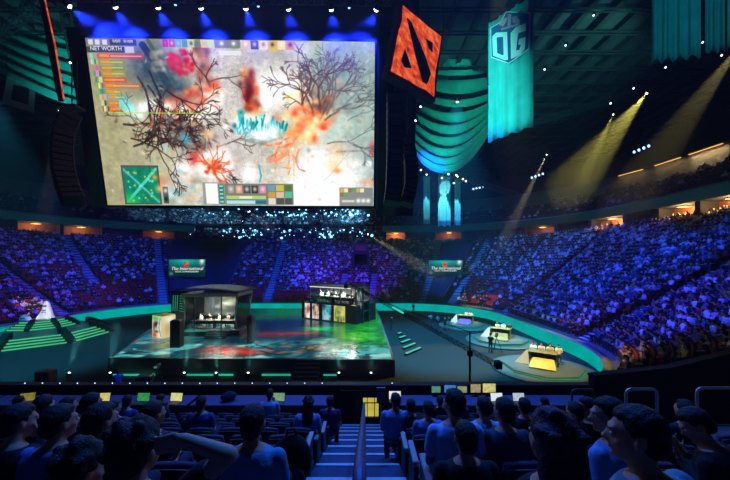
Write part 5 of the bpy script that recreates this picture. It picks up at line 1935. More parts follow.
l = bpy.data.lights.new('booth_light', 'AREA'); l.size = 2.5; l.energy = 1500; l.color = (1, .9, .72)
lo = bpy.data.objects.new('booth_light', l); COL.objects.link(lo); lo.parent = gb; lo.location = (0, 0, FL + HT - .15)
pc_desk('player_desk', (-14.2, 30.6, ZP + FL + .004), 0, 4.2, 5, 'long player desk inside the glass booth', 'player desks')
for k in range(5):
    x = -14.2 + (k - 2) * .86
    monitor((x, 30.65, ZP + FL + .745), PI, 'monitor in front of a player in the glass booth, %s from the left' % ORD[k], 'monitors in the glass booth')
    player_chair((x, 31.5, ZP + FL), PI, 'black chair under a player in the glass booth, %s from the left' % ORD[k], 'chairs in the glass booth')
    small_person(PL[k % 2], (x, 31.5, ZP + FL), PI + .1 * (k - 2), [(236, 234, 228), (30, 32, 38), (232, 228, 220), (210, 190, 150), (36, 36, 42)][k], 'seated player in the glass booth, %s from the left' % ORD[k], 'players in the glass booth')
# lattice wall of green tubes left of the booth
gt = empty('tube_rack', on_z(178, 333, ZP), 0, 'dark rack of glowing green tubes between the painted box and the glass booth', 'light wall')
mb = MB(); mb.box((0, .3, 2.0), (1.5, .3, 4.0), None, .03); mb.build('rack', M['black_plastic'], gt)
M['green_tube'] = emit('green_tube', (50, 150, 120), .7, .4, 2)
for k in range(7):
    mb = MB(); mb.bar((.1, .1, 2.1 + .24 * k), (.65, .1, 2.0 + .24 * k), .07); mb.build('tube', M['green_tube'], gt)
for k in range(3):
    mb = MB(); mb.bar((-.55 + .2 * k, .1, 2.1), (-.5 + .2 * k, .1, 3.6), .05); mb.build('tube', M['green_tube'], gt)

# ---- the panelled booth on the right of the stage
A, B = Vector((-7.7, 39.3, ZP)), Vector((-1.0, 35.0, ZP))
dv = (B - A); Lw = dv.length; dv.normalize(); nv = Vector((-dv.y, dv.x, 0)) * 1.0      # nv points away from the eye
if nv.y < 0: nv = -nv
ang = math.atan2(dv.y, dv.x)
rb_ = empty('panelled_booth', A, ang, 'two-level player booth with lit picture panels below and glass above', 'booth')
mb = MB(); mb.box((Lw / 2, 2.1, 1.0), (Lw + .1, 4.1, 2.0), None, .04); mb.build('base', M['black_plastic'], rb_)
pan = [((.55, 1.35), (226, 226, 214), [(250, 250, 240), (180, 60, 40), (60, 60, 64), (236, 236, 230)]), ((1.75, 2.75), (214, 206, 190), [(226, 120, 70), (240, 236, 226), (120, 60, 44), (40, 40, 46)]),
       ((3.3, 4.6), (70, 160, 176), [(150, 206, 210), (26, 60, 70), (200, 226, 226), (20, 40, 46)]), ((5.0, 6.55), (206, 196, 90), [(236, 226, 140), (60, 90, 40), (30, 40, 30), (120, 140, 60)])]
for k, ((x0, x1), base, cols) in enumerate(pan):
    p = art(26, 38, 30 + k, base, cols, 22)
    art_on(rb_, p, (x0, -.02, .12), (x1, -.02, .12), 1.75, M['art'], 'picture_panel')
p = art(20, 36, 40, (214, 150, 70), [(240, 190, 110), (120, 60, 30), (250, 230, 190)], 12)
art_on(rb_, p, (-.08, 1.9, .12), (-.08, .25, .12), 1.75, M['art'], 'picture_panel')
zb0 = 2.0
for x0, x1 in ((.9, 2.4), (2.45, 4.0), (4.05, 5.5), (5.55, 7.0)):
    mb = MB(); mb.box(((x0 + x1) / 2, .5, zb0 + .95), (x1 - x0, .03, 1.9)); mb.build('pane', M['glass'], rb_)
mb = MB()
for x in (.88, 2.42, 4.02, 5.52, 7.02): mb.box((x, .5, zb0 + .95), (.09, .1, 1.9))
for x in (.9, 7.0): mb.box((x, 3.4, zb0 + .95), (.12, .12, 1.9))
mb.build('post', M['dark_steel'], rb_)
mb = MB(); mb.box((3.95, 2.0, zb0 + 1.98), (6.4, 3.3, .16), None, .04); mb.build('roof', M['wall_grey'], rb_)
mb = MB(); mb.box((3.95, 3.5, zb0 + .95), (6.2, .1, 1.9)); mb.build('back_wall', M['wall_dark'], rb_)
mb = MB(); mb.box((3.95, .46, zb0 + 1.83), (6.1, .05, .1)); mb.build('lamp_strip', emit('booth_strip', (240, 236, 214), 1.0), rb_)
l = bpy.data.lights.new('booth_light', 'AREA'); l.shape = 'RECTANGLE'; l.size = 5.5; l.size_y = 1; l.energy = 1300; l.color = (1, .93, .8)
lo = bpy.data.objects.new('booth_light', l); COL.objects.link(lo); lo.parent = rb_; lo.location = (3.9, 1.7, zb0 + 1.86)
to_w = Matrix.Translation(A) @ Matrix.Rotation(ang, 4, 'Z')
pc_desk('player_desk', to_w @ Vector((3.95, 1.1, zb0)), ang, 5.6, 5, 'long player desk on the upper level of the panelled booth', 'player desks')
for k in range(5):
    x = 1.6 + k * 1.12
    monitor(to_w @ Vector((x, 1.15, zb0 + .745)), ang + PI, 'monitor on the upper level of the panelled booth, %s from the left' % ORD[k], 'monitors in the panelled booth', .5, .25)
    player_chair(to_w @ Vector((x, 1.95, zb0)), ang + PI, 'black chair on the upper level of the panelled booth, %s from the left' % ORD[k], 'chairs in the panelled booth')
    small_person(PL[k % 2], to_w @ Vector((x, 1.95, zb0)), ang + PI, [(236, 234, 228), (226, 226, 230), (30, 34, 40), (230, 226, 220), (40, 40, 46)][k], 'seated player on the upper level of the panelled booth, %s from the left' % ORD[k], 'players in the panelled booth')
mb = MB()
for (x, y) in ((7.3, .9), (8.3, .9), (7.3, 2.2), (8.3, 2.2)): mb.box((x, y, 2.0), (.12, .12, 4.0))
for z in (1.3, 2.4, 3.9): mb.box((7.8, 1.55, z), (1.2, 1.5, .1))
mb.box((7.8, 2.25, 2.0), (1.0, .06, 3.9)); mb.build('stair_tower', M['dark_steel'], rb_)
p = art(16, 44, 45, (16, 30, 32), [(150, 170, 160), (210, 206, 190), (20, 30, 30)], 12)
art_on(rb_, p, (7.4, .82, 1.6), (8.2, .82, 1.6), 2.2, M['booth_pic'], 'lit_panel')

# ---- analyst desks on round platforms at the right
M['edge_glow'] = emit('edge_glow', (30, 170, 110), .8, .4, .6)
M['purple_panel'] = mat('purple_panel', (90, 80, 150), .5, var=.2)
DESKS = [((13.15, 24.0), 2.75, 'nearest', M['gold_panel']), ((13.6, 32.6), 2.6, 'middle', M['desk_wood']), ((12.5, 40.4), 2.5, 'farthest', M['purple_panel'])]
for k, ((cx, cy), R, wd, fm) in enumerate(DESKS):
    root = empty('round_platform', (cx, cy, 0), 0, 'low round platform with a glowing edge under the %s analyst desk' % wd, 'platform', 'platforms of the analyst desks')
    mb = MB(); mb.lathe([(R * 1.28, 0), (R * 1.28, .13), (R * 1.22, .15)], (0, 0, 0), 40); mb.build('lower_disc', M['platform'], root)
    mb = MB(); mb.smooth = False
    pl = [(R * math.cos(PI / 8 + q * PI / 4), R * math.sin(PI / 8 + q * PI / 4)) for q in range(8)]
    mb.prism(pl, .2, Matrix.Translation((0, 0, .15))); mb.build('upper_deck', M['platform'], root)
    mb = MB()
    for a, b in zip(pl, pl[1:] + pl[:1]):
        a, b = Vector((*a, .23)), Vector((*b, .23)); mb.bar(a * 1.003, b * 1.003, .05, .06)
    mb.build('edge_light', M['edge_glow'], root)
    zz = .352
    fa = math.atan2(-.92, -.6)                       # the desk looks towards the stage
    dr = empty('analyst_desk', (cx, cy, zz), fa + PI / 2, '%s analyst desk with a slanted front panel and a white triangular fin' % wd, 'desk', 'analyst desks')
    # desk frame: local -y faces the audience of the stage
    mb = MB(); mb.box((0, 0, 1.0), (1.9, .8, .07), None, .02); mb.box((0, .2, .5), (1.8, .5, .96)); mb.build('counter', M['desk_wood'], dr)
    mb = MB(); mb.box((0.05, -.12, .76), (1.6, .06, .42), (-.1, 0, 0), .01); mb.build('screen_panel', M['monitor_black'], dr)
    mb = MB(); mb.sheet([[(-.8, -1.25, .1), (.95, -1.25, .1)], [(-.62, -.2, .58), (.75, -.2, .58)]], .05); mb.build('slanted_front', fm, dr)
    mb = MB(); mb.prism([(0, 0), (1.0, 0), (.9, 1.15)], .08, Matrix.Translation((-1.85, -.3, .02)) @ Matrix.Rotation(PI / 2, 4, 'X') @ Matrix.Rotation(0, 4, 'Y')); mb.build('fin', M['white_paint'], dr)
    Mx = Matrix.Translation((cx, cy, zz)) @ Matrix.Rotation(fa + PI / 2, 4, 'Z')
    names = {0: [('white', (240, 240, 244)), ('cream', (226, 206, 150)), ('tan', (206, 180, 130)), ('pale yellow', (232, 214, 150))], 1: [('cream', (220, 206, 160)), ('white', (236, 236, 236)), ('dark', (30, 30, 34))], 2: [('white', (236, 236, 236)), ('pale', (220, 216, 200))]}[k]
    for q, (nm, c) in enumerate(names):
        n = len(names)
        x = (q - (n - 1) / 2) * .56 + .15
        ch = empty('stool', Mx @ Vector((x, 1.0, 0)), fa + PI / 2, 'stool at the %s analyst desk, %s from the fin' % (wd, ORD[q]), 'stool', 'stools at the analyst desks')
        mb = MB(); mb.lathe([(.2, .52), (.22, .56), (.2, .6)], (0, 0, 0), 14); mb.build('seat', M['black_plastic'], ch)
        mb = MB(); mb.tube([(0, 0, .02), (0, 0, .52)], .03, 8); mb.lathe([(.22, 0), (.2, .03), (.04, .05)], (0, 0, 0), 14); mb.build('pedestal', M['chrome'], ch)
        small_person(PL[q % 2], Mx @ Vector((x, 1.0, .2)), fa - PI / 2 + (q - n / 2) * .1, c, 'analyst in a %s top seated at the %s desk, %s from the fin' % (nm, wd, ORD[q]), 'analysts at the desks')


# ---- camera crew on the arena floor
def tripod_camera(loc, rotz, label, h=1.5):
    root = empty('video_camera', loc, rotz, label, 'camera', 'video cameras on tripods')
    mb = MB(); mb.box((0, 0, h), (.22, .5, .26), None, .02); mb.box((0, -.15, h + .18), (.05, .2, .05)); mb.build('camera_body', M['black_plastic'], root)
    mb = MB(); mb.lathe([(.08, .2), (.09, .35), (.12, .45)], (0, 0, h), 12, Euler((-PI / 2, 0, 0)).to_matrix()); mb.build('lens_barrel', M['black_metal'], root)
    mb = MB(); mb.box((0, -.3, h + .06), (.18, .03, .13)); mb.build('viewfinder', M['green_tube'], root)
    for k in range(3):
        a = k * 2.094
        mb = MB(); mb.tube([(0, 0, h - .15), (.5 * math.cos(a), .5 * math.sin(a), .02)], .022, 6); mb.build('leg', M['black_metal'], root)
    return root


def floor_pt(px, py, z=0.0):
    return on_z(px, py, z)


for (px, py, c, lab, me, rz) in ((391.5, 330, (26, 26, 30), 'person in black standing by the right edge of the stage', 0, 1.0), (413.5, 314, (30, 40, 50), 'person in dark clothes standing before the far boards', 0, 2.5),
                                 (431, 327, (90, 110, 150), 'person in blue standing left of the farthest desk', 1, .5), (437.5, 329, (70, 90, 130), 'second person in blue standing left of the farthest desk', 0, -.6),
                                 (445, 331, (18, 18, 20), 'camera operator in black before the farthest desk', 1, -.5), (490.5, 353, (24, 26, 26), 'camera operator in black before the middle desk', 1, -.6)):
    small_person(ST[me], floor_pt(px, py), rz, c, lab, 'crew on the arena floor')
for (px, py, rz, lab) in ((449.5, 331, -.6, 'tripod camera aimed at the farthest desk'), (496.5, 352, -.5, 'tripod camera aimed at the middle desk'), (157, 391, .3, 'tripod camera on the floor before the stage front')):
    tripod_camera(floor_pt(px, py), rz, lab)
o = small_person(ST[1], floor_pt(118, 398.5), .6, (40, 80, 190), 'person in a bright blue top on the floor before the stage', 'crew on the arena floor', .98)
for k, (px, py, w) in enumerate(((46, 386, .9), (145, 391, .8))):
    p_ = floor_pt(px, py)
    o = empty('flight_case', p_, .2 * k, ('black flight case on the floor below the lit steps', 'black flight case on the floor beside the tripod camera')[k], 'case', 'black flight cases')
    mb = MB(); mb.box((0, 0, .5), (w, .7, .9), None, .04); mb.build('body', M['black_plastic'], o)
    mb = MB(); mb.box((0, 0, .97), (w + .02, .72, .06), None, .02); mb.build('lid', M['dark_steel'], o)
M['cyan_tube'] = emit('cyan_tube', (70, 210, 190), 1.0, .3, 2)
for k in range(5):
    f = k / 4
    p_ = Vector((3.8 + .5 * f, 35.7 - 7.0 * f, .1)); L = .7 + 2.0 * f
    o = empty('led_bar', p_, .9, 'glowing teal floor bar right of the stage, %s from the far end' % ORD[k], 'light bar', 'teal floor bars right of the stage')
    mb = MB(); mb.box((0, 0, 0), (L, .3, .16), None, .03); mb.build('housing', M['black_metal'], o)
    mb = MB(); mb.box((0, 0, .09), (L * .94, .24, .05), None, .02); mb.build('tube', M['cyan_tube'], o)

# ---- camera crane
R0, R1 = W(495, 364, 14.8), W(346, 282, 27)
piv = R0.lerp(R1, .1)
cr = empty('camera_crane', Vector((piv.x, piv.y, 0)), 0, 'long black camera crane reaching diagonally over the floor right of the stage', 'crane')
co_ = cr.location
tb = truss('boom', R0 - co_, R1 - co_, .17, None, M['black_metal'], cr)
mb = MB(); mb.tube([piv - co_, (0, 0, 1.2)], .055, 10); mb.box((0, 0, piv.z - .15), (.24, .24, .3), None, .03); mb.build('column', M['black_metal'], cr)
for k in range(3):
    a = k * 2.094 + .4
    mb = MB(); mb.tube([(0, 0, 1.5), (.9 * math.cos(a), .9 * math.sin(a), .03)], .05, 8); mb.build('leg', M['black_metal'], cr)
mb = MB(); mb.box(R0 - co_ + Vector((.1, -.1, 0)), (.3, .34, .36), None, .04); mb.build('counterweight', M['black_plastic'], cr)
e = R1 - co_
mb = MB(); mb.box(e + Vector((0, 0, -.35)), (.3, .55, .35), None, .03); mb.tube([e, e + Vector((0, 0, -.25))], .05, 8); mb.build('camera_head', M['black_plastic'], cr)
a, b = R0.lerp(R1, .47) - co_, R0.lerp(R1, .55) - co_
mb = MB(); mb.bar(a + Vector((0, -.2, .05)), b + Vector((0, -.2, .05)), .09); mb.build('cyan_bar', M['cyan_tube'], cr)  # glowing cyan bar added along the boom
mb = MB(); mb.tube([R0.lerp(R1, .1) - co_ + Vector((0, 0, .9)), R0.lerp(R1, .5) - co_ + Vector((0, 0, .2)), R0.lerp(R1, .95) - co_], .02, 5); mb.tube([piv - co_, piv - co_ + Vector((0, 0, .95))], .04, 6); mb.build('stay_cable', M['black_metal'], cr)
# ================================================================== the near stand, where the camera is
ROWD, RISE, YN, ZN = .85, .336, 11.2, 2.38


def tread(j): return ZN + RISE * j


def hipY(j): return YN - ROWD * j - .5


JR = {}
V, A = [], -.12
AW = .69
mb = MB()
for j in range(0, 17):
    y1, y0 = YN - ROWD * j, YN - ROWD * (j + 1)
    for (xa, xb) in ((-20, A - AW - .05), (A + AW + .05, 20)):
        mb.box(((xa + xb) / 2, (y0 + y1) / 2, tread(j) - .5), (xb - xa, ROWD, 1.0))
tag(mb.build('floor_near_stand', M['concrete']), kind='structure')
mb = MB()
for j in range(0, 17):
    for h in (0, 1):
        y1 = YN - ROWD * j - h * ROWD / 2
        z = tread(j) + h * RISE / 2 + (0 if h else 0)
        mb.cur = 0; mb.box((A, y1 - ROWD / 4, z - .5 + .0), (2 * AW, ROWD / 2, 1.0))
        mb.cur = 1
        if not h: mb.box((A, y1 - .03, z + .004), (2 * AW - .04, .06, .012))
M['aisle_step'] = mat('aisle_step', (58, 66, 96), .85, var=.3, scale=3, bump=.2)
M['nosing'] = mat('nosing', (170, 186, 200), .6, var=.15, scale=8)
tag(mb.build('stairs_near', [M['aisle_step'], M['nosing']]), kind='structure')
# wall and ledge in front of the first row, turning into the black barrier at the right
mb = MB()
zt = 3.52
mb.box((-10.9, 11.85, zt / 2), (20, .2, zt)); mb.box((4.4, 11.85, zt / 2), (7.6, .2, zt))
mb.box((-10.9, 11.8, zt + .03), (20, .34, .06), None, .01); mb.box((4.4, 11.8, zt + .03), (7.6, .34, .06), None, .01)
mb.box((-.15, 11.85, (zt + 3.08) / 2), (1.52, .2, zt - 3.08)); mb.box((-.15, 11.8, zt + .03), (1.52, .34, .06), None, .01); mb.box((-.15, 12.6, 1.5), (1.5, .1, 3.0))
tag(mb.build('wall_front', M['black_plastic']), kind='structure')
pts = [(8.1, 11.6, 3.92), (11.5, 12.3, 3.98), (15.4, 13.7, 4.15), (19, 16.2, 4.3)]
mb = MB()
for a, b in zip(pts, pts[1:]):
    d = Vector((b[0] - a[0], b[1] - a[1], 0)).normalized(); n_ = Vector((-d.y, d.x, 0)) * .12
    P8 = [Vector((p[0], p[1], z)) + s * n_ for p, z in ((a, 0), (b, 0), (b, b[2]), (a, a[2])) for s in (-1, 1)]
    mb.add(P8, [(0, 2, 4, 6), (1, 7, 5, 3), (6, 4, 5, 7), (0, 1, 3, 2), (0, 6, 7, 1), (2, 3, 5, 4)])
    mb.bar(Vector(a) + Vector((0, 0, .03)), Vector(b) + Vector((0, 0, .03)), .32, .07)
tag(mb.build('wall_right', M['black_cloth']), kind='structure')
for k in range(22):
    x = -12.3 + .62 * k * 1.02
    if abs(x - A) < .8: continue
    o = empty('bead_lamp', (x, 11.72, zt + .06), 0, 'tiny white lamp on the ledge before the first row, %s from the left' % ordinal(k + 1), 'lamp', 'tiny lamps along the ledge')
    mb = MB(); mb.lathe([(.03, 0), (.03, .02)], (0, 0, 0), 8); mb.build('base', M['black_metal'], o)
    mb = MB(); mb.ell((0, 0, .035), (.018, .018, .018), None, 8, 6); mb.build('bulb', M['lens_bar'], o)

# gate at the foot of the aisle with a lit opening
o = empty('aisle_gate', (A, 11.45, ZN), 0, 'black gate beside a yellow lit opening at the foot of the aisle', 'gate')
mb = MB()
for x in (-.72, -.2, .0, .72): mb.box((x, 0, .55), (.06, .06, 1.1))
for z in (.1, 1.05): mb.box((0, 0, z), (1.5, .05, .06))
mb.build('frame', M['black_metal'], o)
mb = MB(); mb.box((-.46, .02, .55), (.5, .03, .95)); mb.build('dark_panel', M['black_cloth'], o)
M['yellow_lit'] = emit('yellow_lit', (206, 190, 80), .85, .4, 3)
mb = MB(); mb.box((.33, .3, .36), (.56, .03, .66)); mb.build('lit_opening', M['yellow_lit'], o)
mb = MB()
for x in (.2, .46): mb.box((x, .05, .5), (.025, .025, .95))
mb.box((.36, .05, .62), (.7, .025, .03)); mb.build('grating', M['black_metal'], o)
mb = MB(); mb.box((.68, -.05, .95), (.3, .1, .5)); mb.build('grey_post_cover', M['wall_grey'], o)

# handrail down the middle of the aisle
hr = empty('handrail', (-.02, 4, 0), 0, 'dark blue handrail running down the middle of the blue stairs', 'handrail')
zr = lambda y: ZN + (YN - y) * RISE / ROWD + .9
M['rail_blue'] = mat('rail_blue', (58, 74, 112), .45, .3, var=.2)
mb = MB(); mb.tube([(0, 7.1 - 4, zr(7.1) - .5), (0, 7.02 - 4, zr(7.0) - .06), (0, 6.85 - 4, zr(6.85)), (0, 1.2 - 4, zr(1.2)), (0, 1.05 - 4, zr(1.05) - .1), (0, 1.0 - 4, zr(1.0) - .5)], .025, 12); mb.build('rail', M['rail_blue'], hr)
for y in (6.9, 5.4, 3.9, 2.4, 1.25):
    mb = MB(); mb.tube([(0, y - 4, zr(y) - 1.1), (0, y - 4, zr(y) - .02)], .022, 8); mb.build('post', M['rail_blue'], hr)
mb = MB()
for q in (.26, .5): mb.tube([(0, 6.85 - 4, zr(6.85) - q), (0, 1.25 - 4, zr(1.25) - q)], .016, 6)
mb.build('lower_rail', M['rail_blue'], hr)


# ---------------------------------------------------------------- seats
def seat_proto(name='arena_seat', end=0):
    root = empty(name, (0, 0, 0))
    mb = MB(); mb.box((0, .06, .37), (.44, .42, .05), None, .02); mb.build('seat', M['seat_fabric'], root)
    mb = MB(); mb.smooth = True
    rows = []
    for v in np.linspace(0, 1, 7):
        rows.append([(.235 * u * (1 - .12 * v ** 3), -.2 - .06 * v - .035 * (1 - u * u), .42 + .42 * v + (.03 * (1 - u * u) if v > .95 else 0)) for u in np.linspace(-1, 1, 9)])
    mb.sheet(rows, .05); mb.build('backrest', M['seat_fabric'], root)
    mb = MB(); mb.smooth = True
    mb.sheet([[(p[0] * 1.03, p[1] - .052, p[2] - .015) for p in r] for r in rows], .02); mb.build('back_shell', M['seat_shell'], root)
    mb = MB(); mb.box((0, -.1, .2), (.08, .16, .4), None, .01); mb.box((0, -.1, .01), (.2, .26, .03)); mb.build('pedestal', M['black_metal'], root)
    mb = MB(); mb.box((.258, .02, .615), (.05, .36, .035), None, .012); mb.box((.258, -.13, .45), (.035, .06, .34)); mb.build('armrest', M['seat_shell'], root)
    if end:
        x = .27 * end
        mb = MB(); mb.box((x * 1.12, -.02, .36), (.05, .5, .56), None, .02); ep = mb.build('end_panel', M['seat_shell'], root)
        mb = MB(); mb.box((x * 1.12, -.0, .655), (.07, .46, .03), None, .012); mb.build('armrest', M['arm_wood'], root)
    return root


SEAT = {0: seat_proto(), 1: seat_proto(end=1), -1: seat_proto(end=-1)}
used = {0: False, 1: False, -1: False}
note_kids()
SEAT_AT = {}
for j in range(2, 13):
    y = hipY(j)
    n = 0
    for side in (-1, 1):
        k = 0
        while True:
            x = A + side * (AW + .31 + .53 * k)
            k += 1
            if abs(x) > 1.16 * max(y, .9) + .3: break
            if side > 0 and x > 5.2 and j <= 8 and not (x > 8.3): continue
            if side > 0 and x > 7.5: break
            if j in (2, 3, 4) and 4.9 < x < 6.3: continue
            e = 0 if k > 1 else -side
            o = SEAT[e] if not used[e] else copy_tree(SEAT[e])
            used[e] = True
            o.location = (x, y, tread(j))
            SEAT_AT[(j, side, k)] = o
            tag(o, 'dark padded seat, %s row above the press tables, %s %s of the aisle' % (ordinal(j - 1), ordinal(k), 'left' if side < 0 else 'right'), 'seat', 'dark seats of the near stand')

# ---------------------------------------------------------------- press tables with laptops
def press_table(x0, x1, y, z, label):
    root = empty('press_table', ((x0 + x1) / 2, y, z - 1.0), 0, label, 'table', 'press tables in front of the near stand')
    w = x1 - x0
    mb = MB(); mb.box((0, 0, .98), (w, .8, .04), None, .01); mb.build('table_top', M['table_blue'], root)
    mb = MB(); mb.box((0, -.36, .5), (w - .05, .03, .9)); mb.build('modesty_panel', M['navy_cloth'], root)
    for s in (-1, 1):
        mb = MB(); mb.box((s * (w / 2 - .08), 0, .48), (.05, .6, .96)); mb.build('leg', M['black_metal'], root)
    return root


zt_ = 3.36
for k, (x0, x1) in enumerate(((-15.9, -12.6), (-12.5, -9.2), (-9.1, -5.8), (-5.7, -1.1))):
    press_table(x0, x1, 10.9, zt_, 'long blue press table left of the aisle, %s from the aisle' % ORD[3 - k])
for k, (x0, x1) in enumerate(((1.0, 4.4), (4.5, 7.6))):
    press_table(x0, x1, 10.9, zt_, 'long blue press table right of the aisle, %s from the aisle' % ORD[k])


def laptop(px, py, c, label, Y=10.75, yaw=0.0, w=.42, s=.9, noise=.5):
    p = W(px, py, Y)
    root = empty('laptop', (p.x, Y, zt_ + .001), yaw, label, 'laptop', 'lit laptops on the press tables')
    mb = MB(); mb.box((0, -.13, .011), (w, .27, .02), None, .004); b = mb.build('keyboard_base', M['dark_steel'], root)
    mb = MB(); mb.box((0, .04, .15), (w, .015, .28), (-.25, 0, 0), .004); mb.build('lid', M['monitor_black'], root)
    mb = MB(); mb.box((0, .026, .15), (w * .93, .012, .245), (-.25, 0, 0)); mb.build('lit_screen', emit('laptop_screen', c, s, noise, 8), root)
    return root


laptop(27, 394, (170, 160, 60), 'laptop with a yellow picture at the far left of the press tables', yaw=.35, s=.55, noise=.9)
laptop(103, 392, (216, 204, 120), 'laptop with a cream screen third from the left', yaw=.1)
laptop(143, 392, (60, 170, 90), 'laptop with a green screen on the press tables', s=.7, noise=.8)
laptop(176, 393, (226, 220, 140), 'laptop with a pale yellow screen right of the green one', yaw=-.08)
laptop(278.5, 396, (140, 180, 140), 'laptop with a pale green screen nearest the aisle', yaw=-.05, s=.7)
laptop(395, 392, (230, 236, 240), 'laptop with a white screen just right of the aisle', Y=10.9, s=1.0)
laptop(497, 396, (220, 232, 240), 'laptop with a bright white screen right of the control monitors', yaw=.05, s=1.0, noise=.15)
laptop(519, 393, (190, 205, 220), 'laptop with a white screen farthest right on the press tables', w=.4)
for k, (px, c, lab, w, h) in enumerate(((436, (90, 150, 130), 'small monitor with a teal picture on the control desk', .32, .24), (450, (70, 130, 210), 'monitor with a blue picture on the control desk', .42, .28), (462, (150, 160, 120), 'small monitor with an olive picture on the control desk', .34, .24),
                                        (475.5, (170, 160, 110), 'monitor with a tan picture on the control desk', .36, .32), (489, (220, 214, 130), 'wide monitor with a pale yellow picture on the control desk', .46, .34))):
    p = W(px, 395, 11.2)
    monitor((p.x, 11.2, zt_ + .002), 0, lab, 'monitors on the control desk', w, h, 0, emit('control_screen', c, .75, .8, 9))
o = empty('equipment_bag', (W(228, 400, 10.8).x, 10.85, zt_ + .002), .5, 'dark equipment bag lying on the press table between two laptops', 'bag')
mb = MB(); mb.smooth = True; mb.ell((0, 0, .15), (.26, .17, .15), None, 14, 8); mb.build('body', M['navy_cloth'], o)
mb = MB(); mb.tube([(-.15, 0, .27), (-.08, 0, .36), (.08, 0, .36), (.15, 0, .27)], .015, 6); mb.build('strap', M['black_cloth'], o)
# rails of the exits at the right
for k, (x0, x1, Y, zt2, m, lab) in enumerate(((W(626, 388, 6.6).x, W(657, 388, 6.6).x, 6.6, W(0, 389, 6.6).z, 'chrome', 'chrome loop rail standing at the exit right of the near stand'),
                                              (W(697, 388, 6.6).x, W(760, 388, 6.6).x, 6.6, W(0, 388, 6.6).z, 'chrome', 'chrome loop rail cut by the right edge of the view'),
                                              (W(572, 389, 8.3).x, W(594, 389, 8.3).x, 8.3, W(0, 389.5, 8.3).z, 'dark_steel', 'dull steel loop rail left of the chrome ones'))):
    zb2 = tread(5 if Y < 7 else 3) - .01
    o = empty('loop_rail', ((x0 + x1) / 2, Y, zb2), 0, lab, 'rail', 'loop rails at the exit')
    w = (x1 - x0) / 2; h = zt2 - zb2
    arcp = [(-w, 0, 0), (-w, 0, h - .1)] + [(-w + .1 - .1 * math.cos(a), 0, h - .1 + .1 * math.sin(a)) for a in (.5, 1.0, 1.57)] + [(w - .1 + .1 * math.sin(a), 0, h - .1 + .1 * math.cos(a)) for a in (0, .5, 1.0, 1.57)] + [(w, 0, 0)]
    mb = MB(); mb.tube(arcp, .028, 10); mb.build('loop', M[m], o)
    mb = MB(); mb.tube([(-w, 0, h * .45), (w, 0, h * .45)], .02, 8); mb.build('cross_bar', M['dark_steel'], o)

# ---------------------------------------------------------------- the people in front of the camera
KIND = {}


def kind(key, *a, **k):
    if key not in KIND: KIND[key] = human(*a, **k)
    return KIND[key]


def lap(): return None


BACK = {1: ((.225, -.02, .72), (.11, .27, .65), (-.45, .8, -.1), (0, -.1, -1)), -1: ((-.225, -.02, .72), (-.11, .27, .65), (.45, .8, -.1), (0, -.1, -1))}
CHIN = {1: ((.24, .14, .74), (.05, .16, 1.03), (-.2, .0, 1), (-.3, -.9, .1)), -1: BACK[-1]}
PHONE = {s: ((s * .22, .1, .72), (s * .06, .3, .86), (-s * .2, .5, .8), (0, -1, .2)) for s in (-1, 1)}


def seated(px, top, j, key, label, shirt, hair='hair_black', skin='skin_a', trousers='denim', turn=0.0, headtop=1.29, dx=0.0, make=None, scale=None):
    """a person in row j whose head stands at photo column px with its crown at row top"""
    H = kind(key, *make[0], **make[1]) if make else KIND[key]
    y = hipY(j)
    ztop = max(v.co.z for v in H['hair'].vertices) if 'hair' in H else 1.29
    hx = sum(v.co.x for v in H['hair'].vertices) / len(H['hair'].vertices)
    hy = sum(v.co.y for v in H['hair'].vertices) / len(H['hair'].vertices)
    want = ZC + (HY - top) / F * (y + hy)
    z = tread(j)
    sc = scale or min(1.1, max(.88, (want - z) / ztop))
    x = (px - CX) / F * (y + hy * sc) - hx * sc
    dz = want - ztop * sc - z
    return person(H, (x, y, z + max(-.05, min(.05, dz))), turn, label, shirt, skin, hair, trousers, sc, 'audience in the near stand')


SIT = ('sit',)
K = dict
# nearest row
seated(57, 445, 11, 'slouch_long', 'person with long dark brown hair, only the crown in view at lower left', (26, 26, 32), 'hair_brown', make=(('sit', .12, -.5, .25, BACK, 'long', 'long'), K()))
ARMUP = {1: ((.47, -.10, 1.235), (.27, -.07, 1.285), (-1, .03, -.3), (-.15, 1, -.2)), -1: BACK[-1]}
seated(130, 417, 11, 'hand_on_head', 'dark-haired person resting a raised hand against the back of the head', (22, 24, 30), make=(('sit', .06, -.25, .0, ARMUP, 'full', 'short', .0085), K()))
seated(563, 410, 11, 'purple_hood', 'person with a mass of dark purple hair and a black top, seen from behind', (16, 16, 20), 'hair_purple', make=(('sit', .0, .1, .0, BACK, 'long', 'long'), K()))
seated(648, 406, 11, 'big_man', 'dark-haired man in a grey green T-shirt looking left, face in profile', (110, 140, 150), turn=.25, make=(('sit', .1, .75, .0, BACK, 'short', 'short', .011), K()))
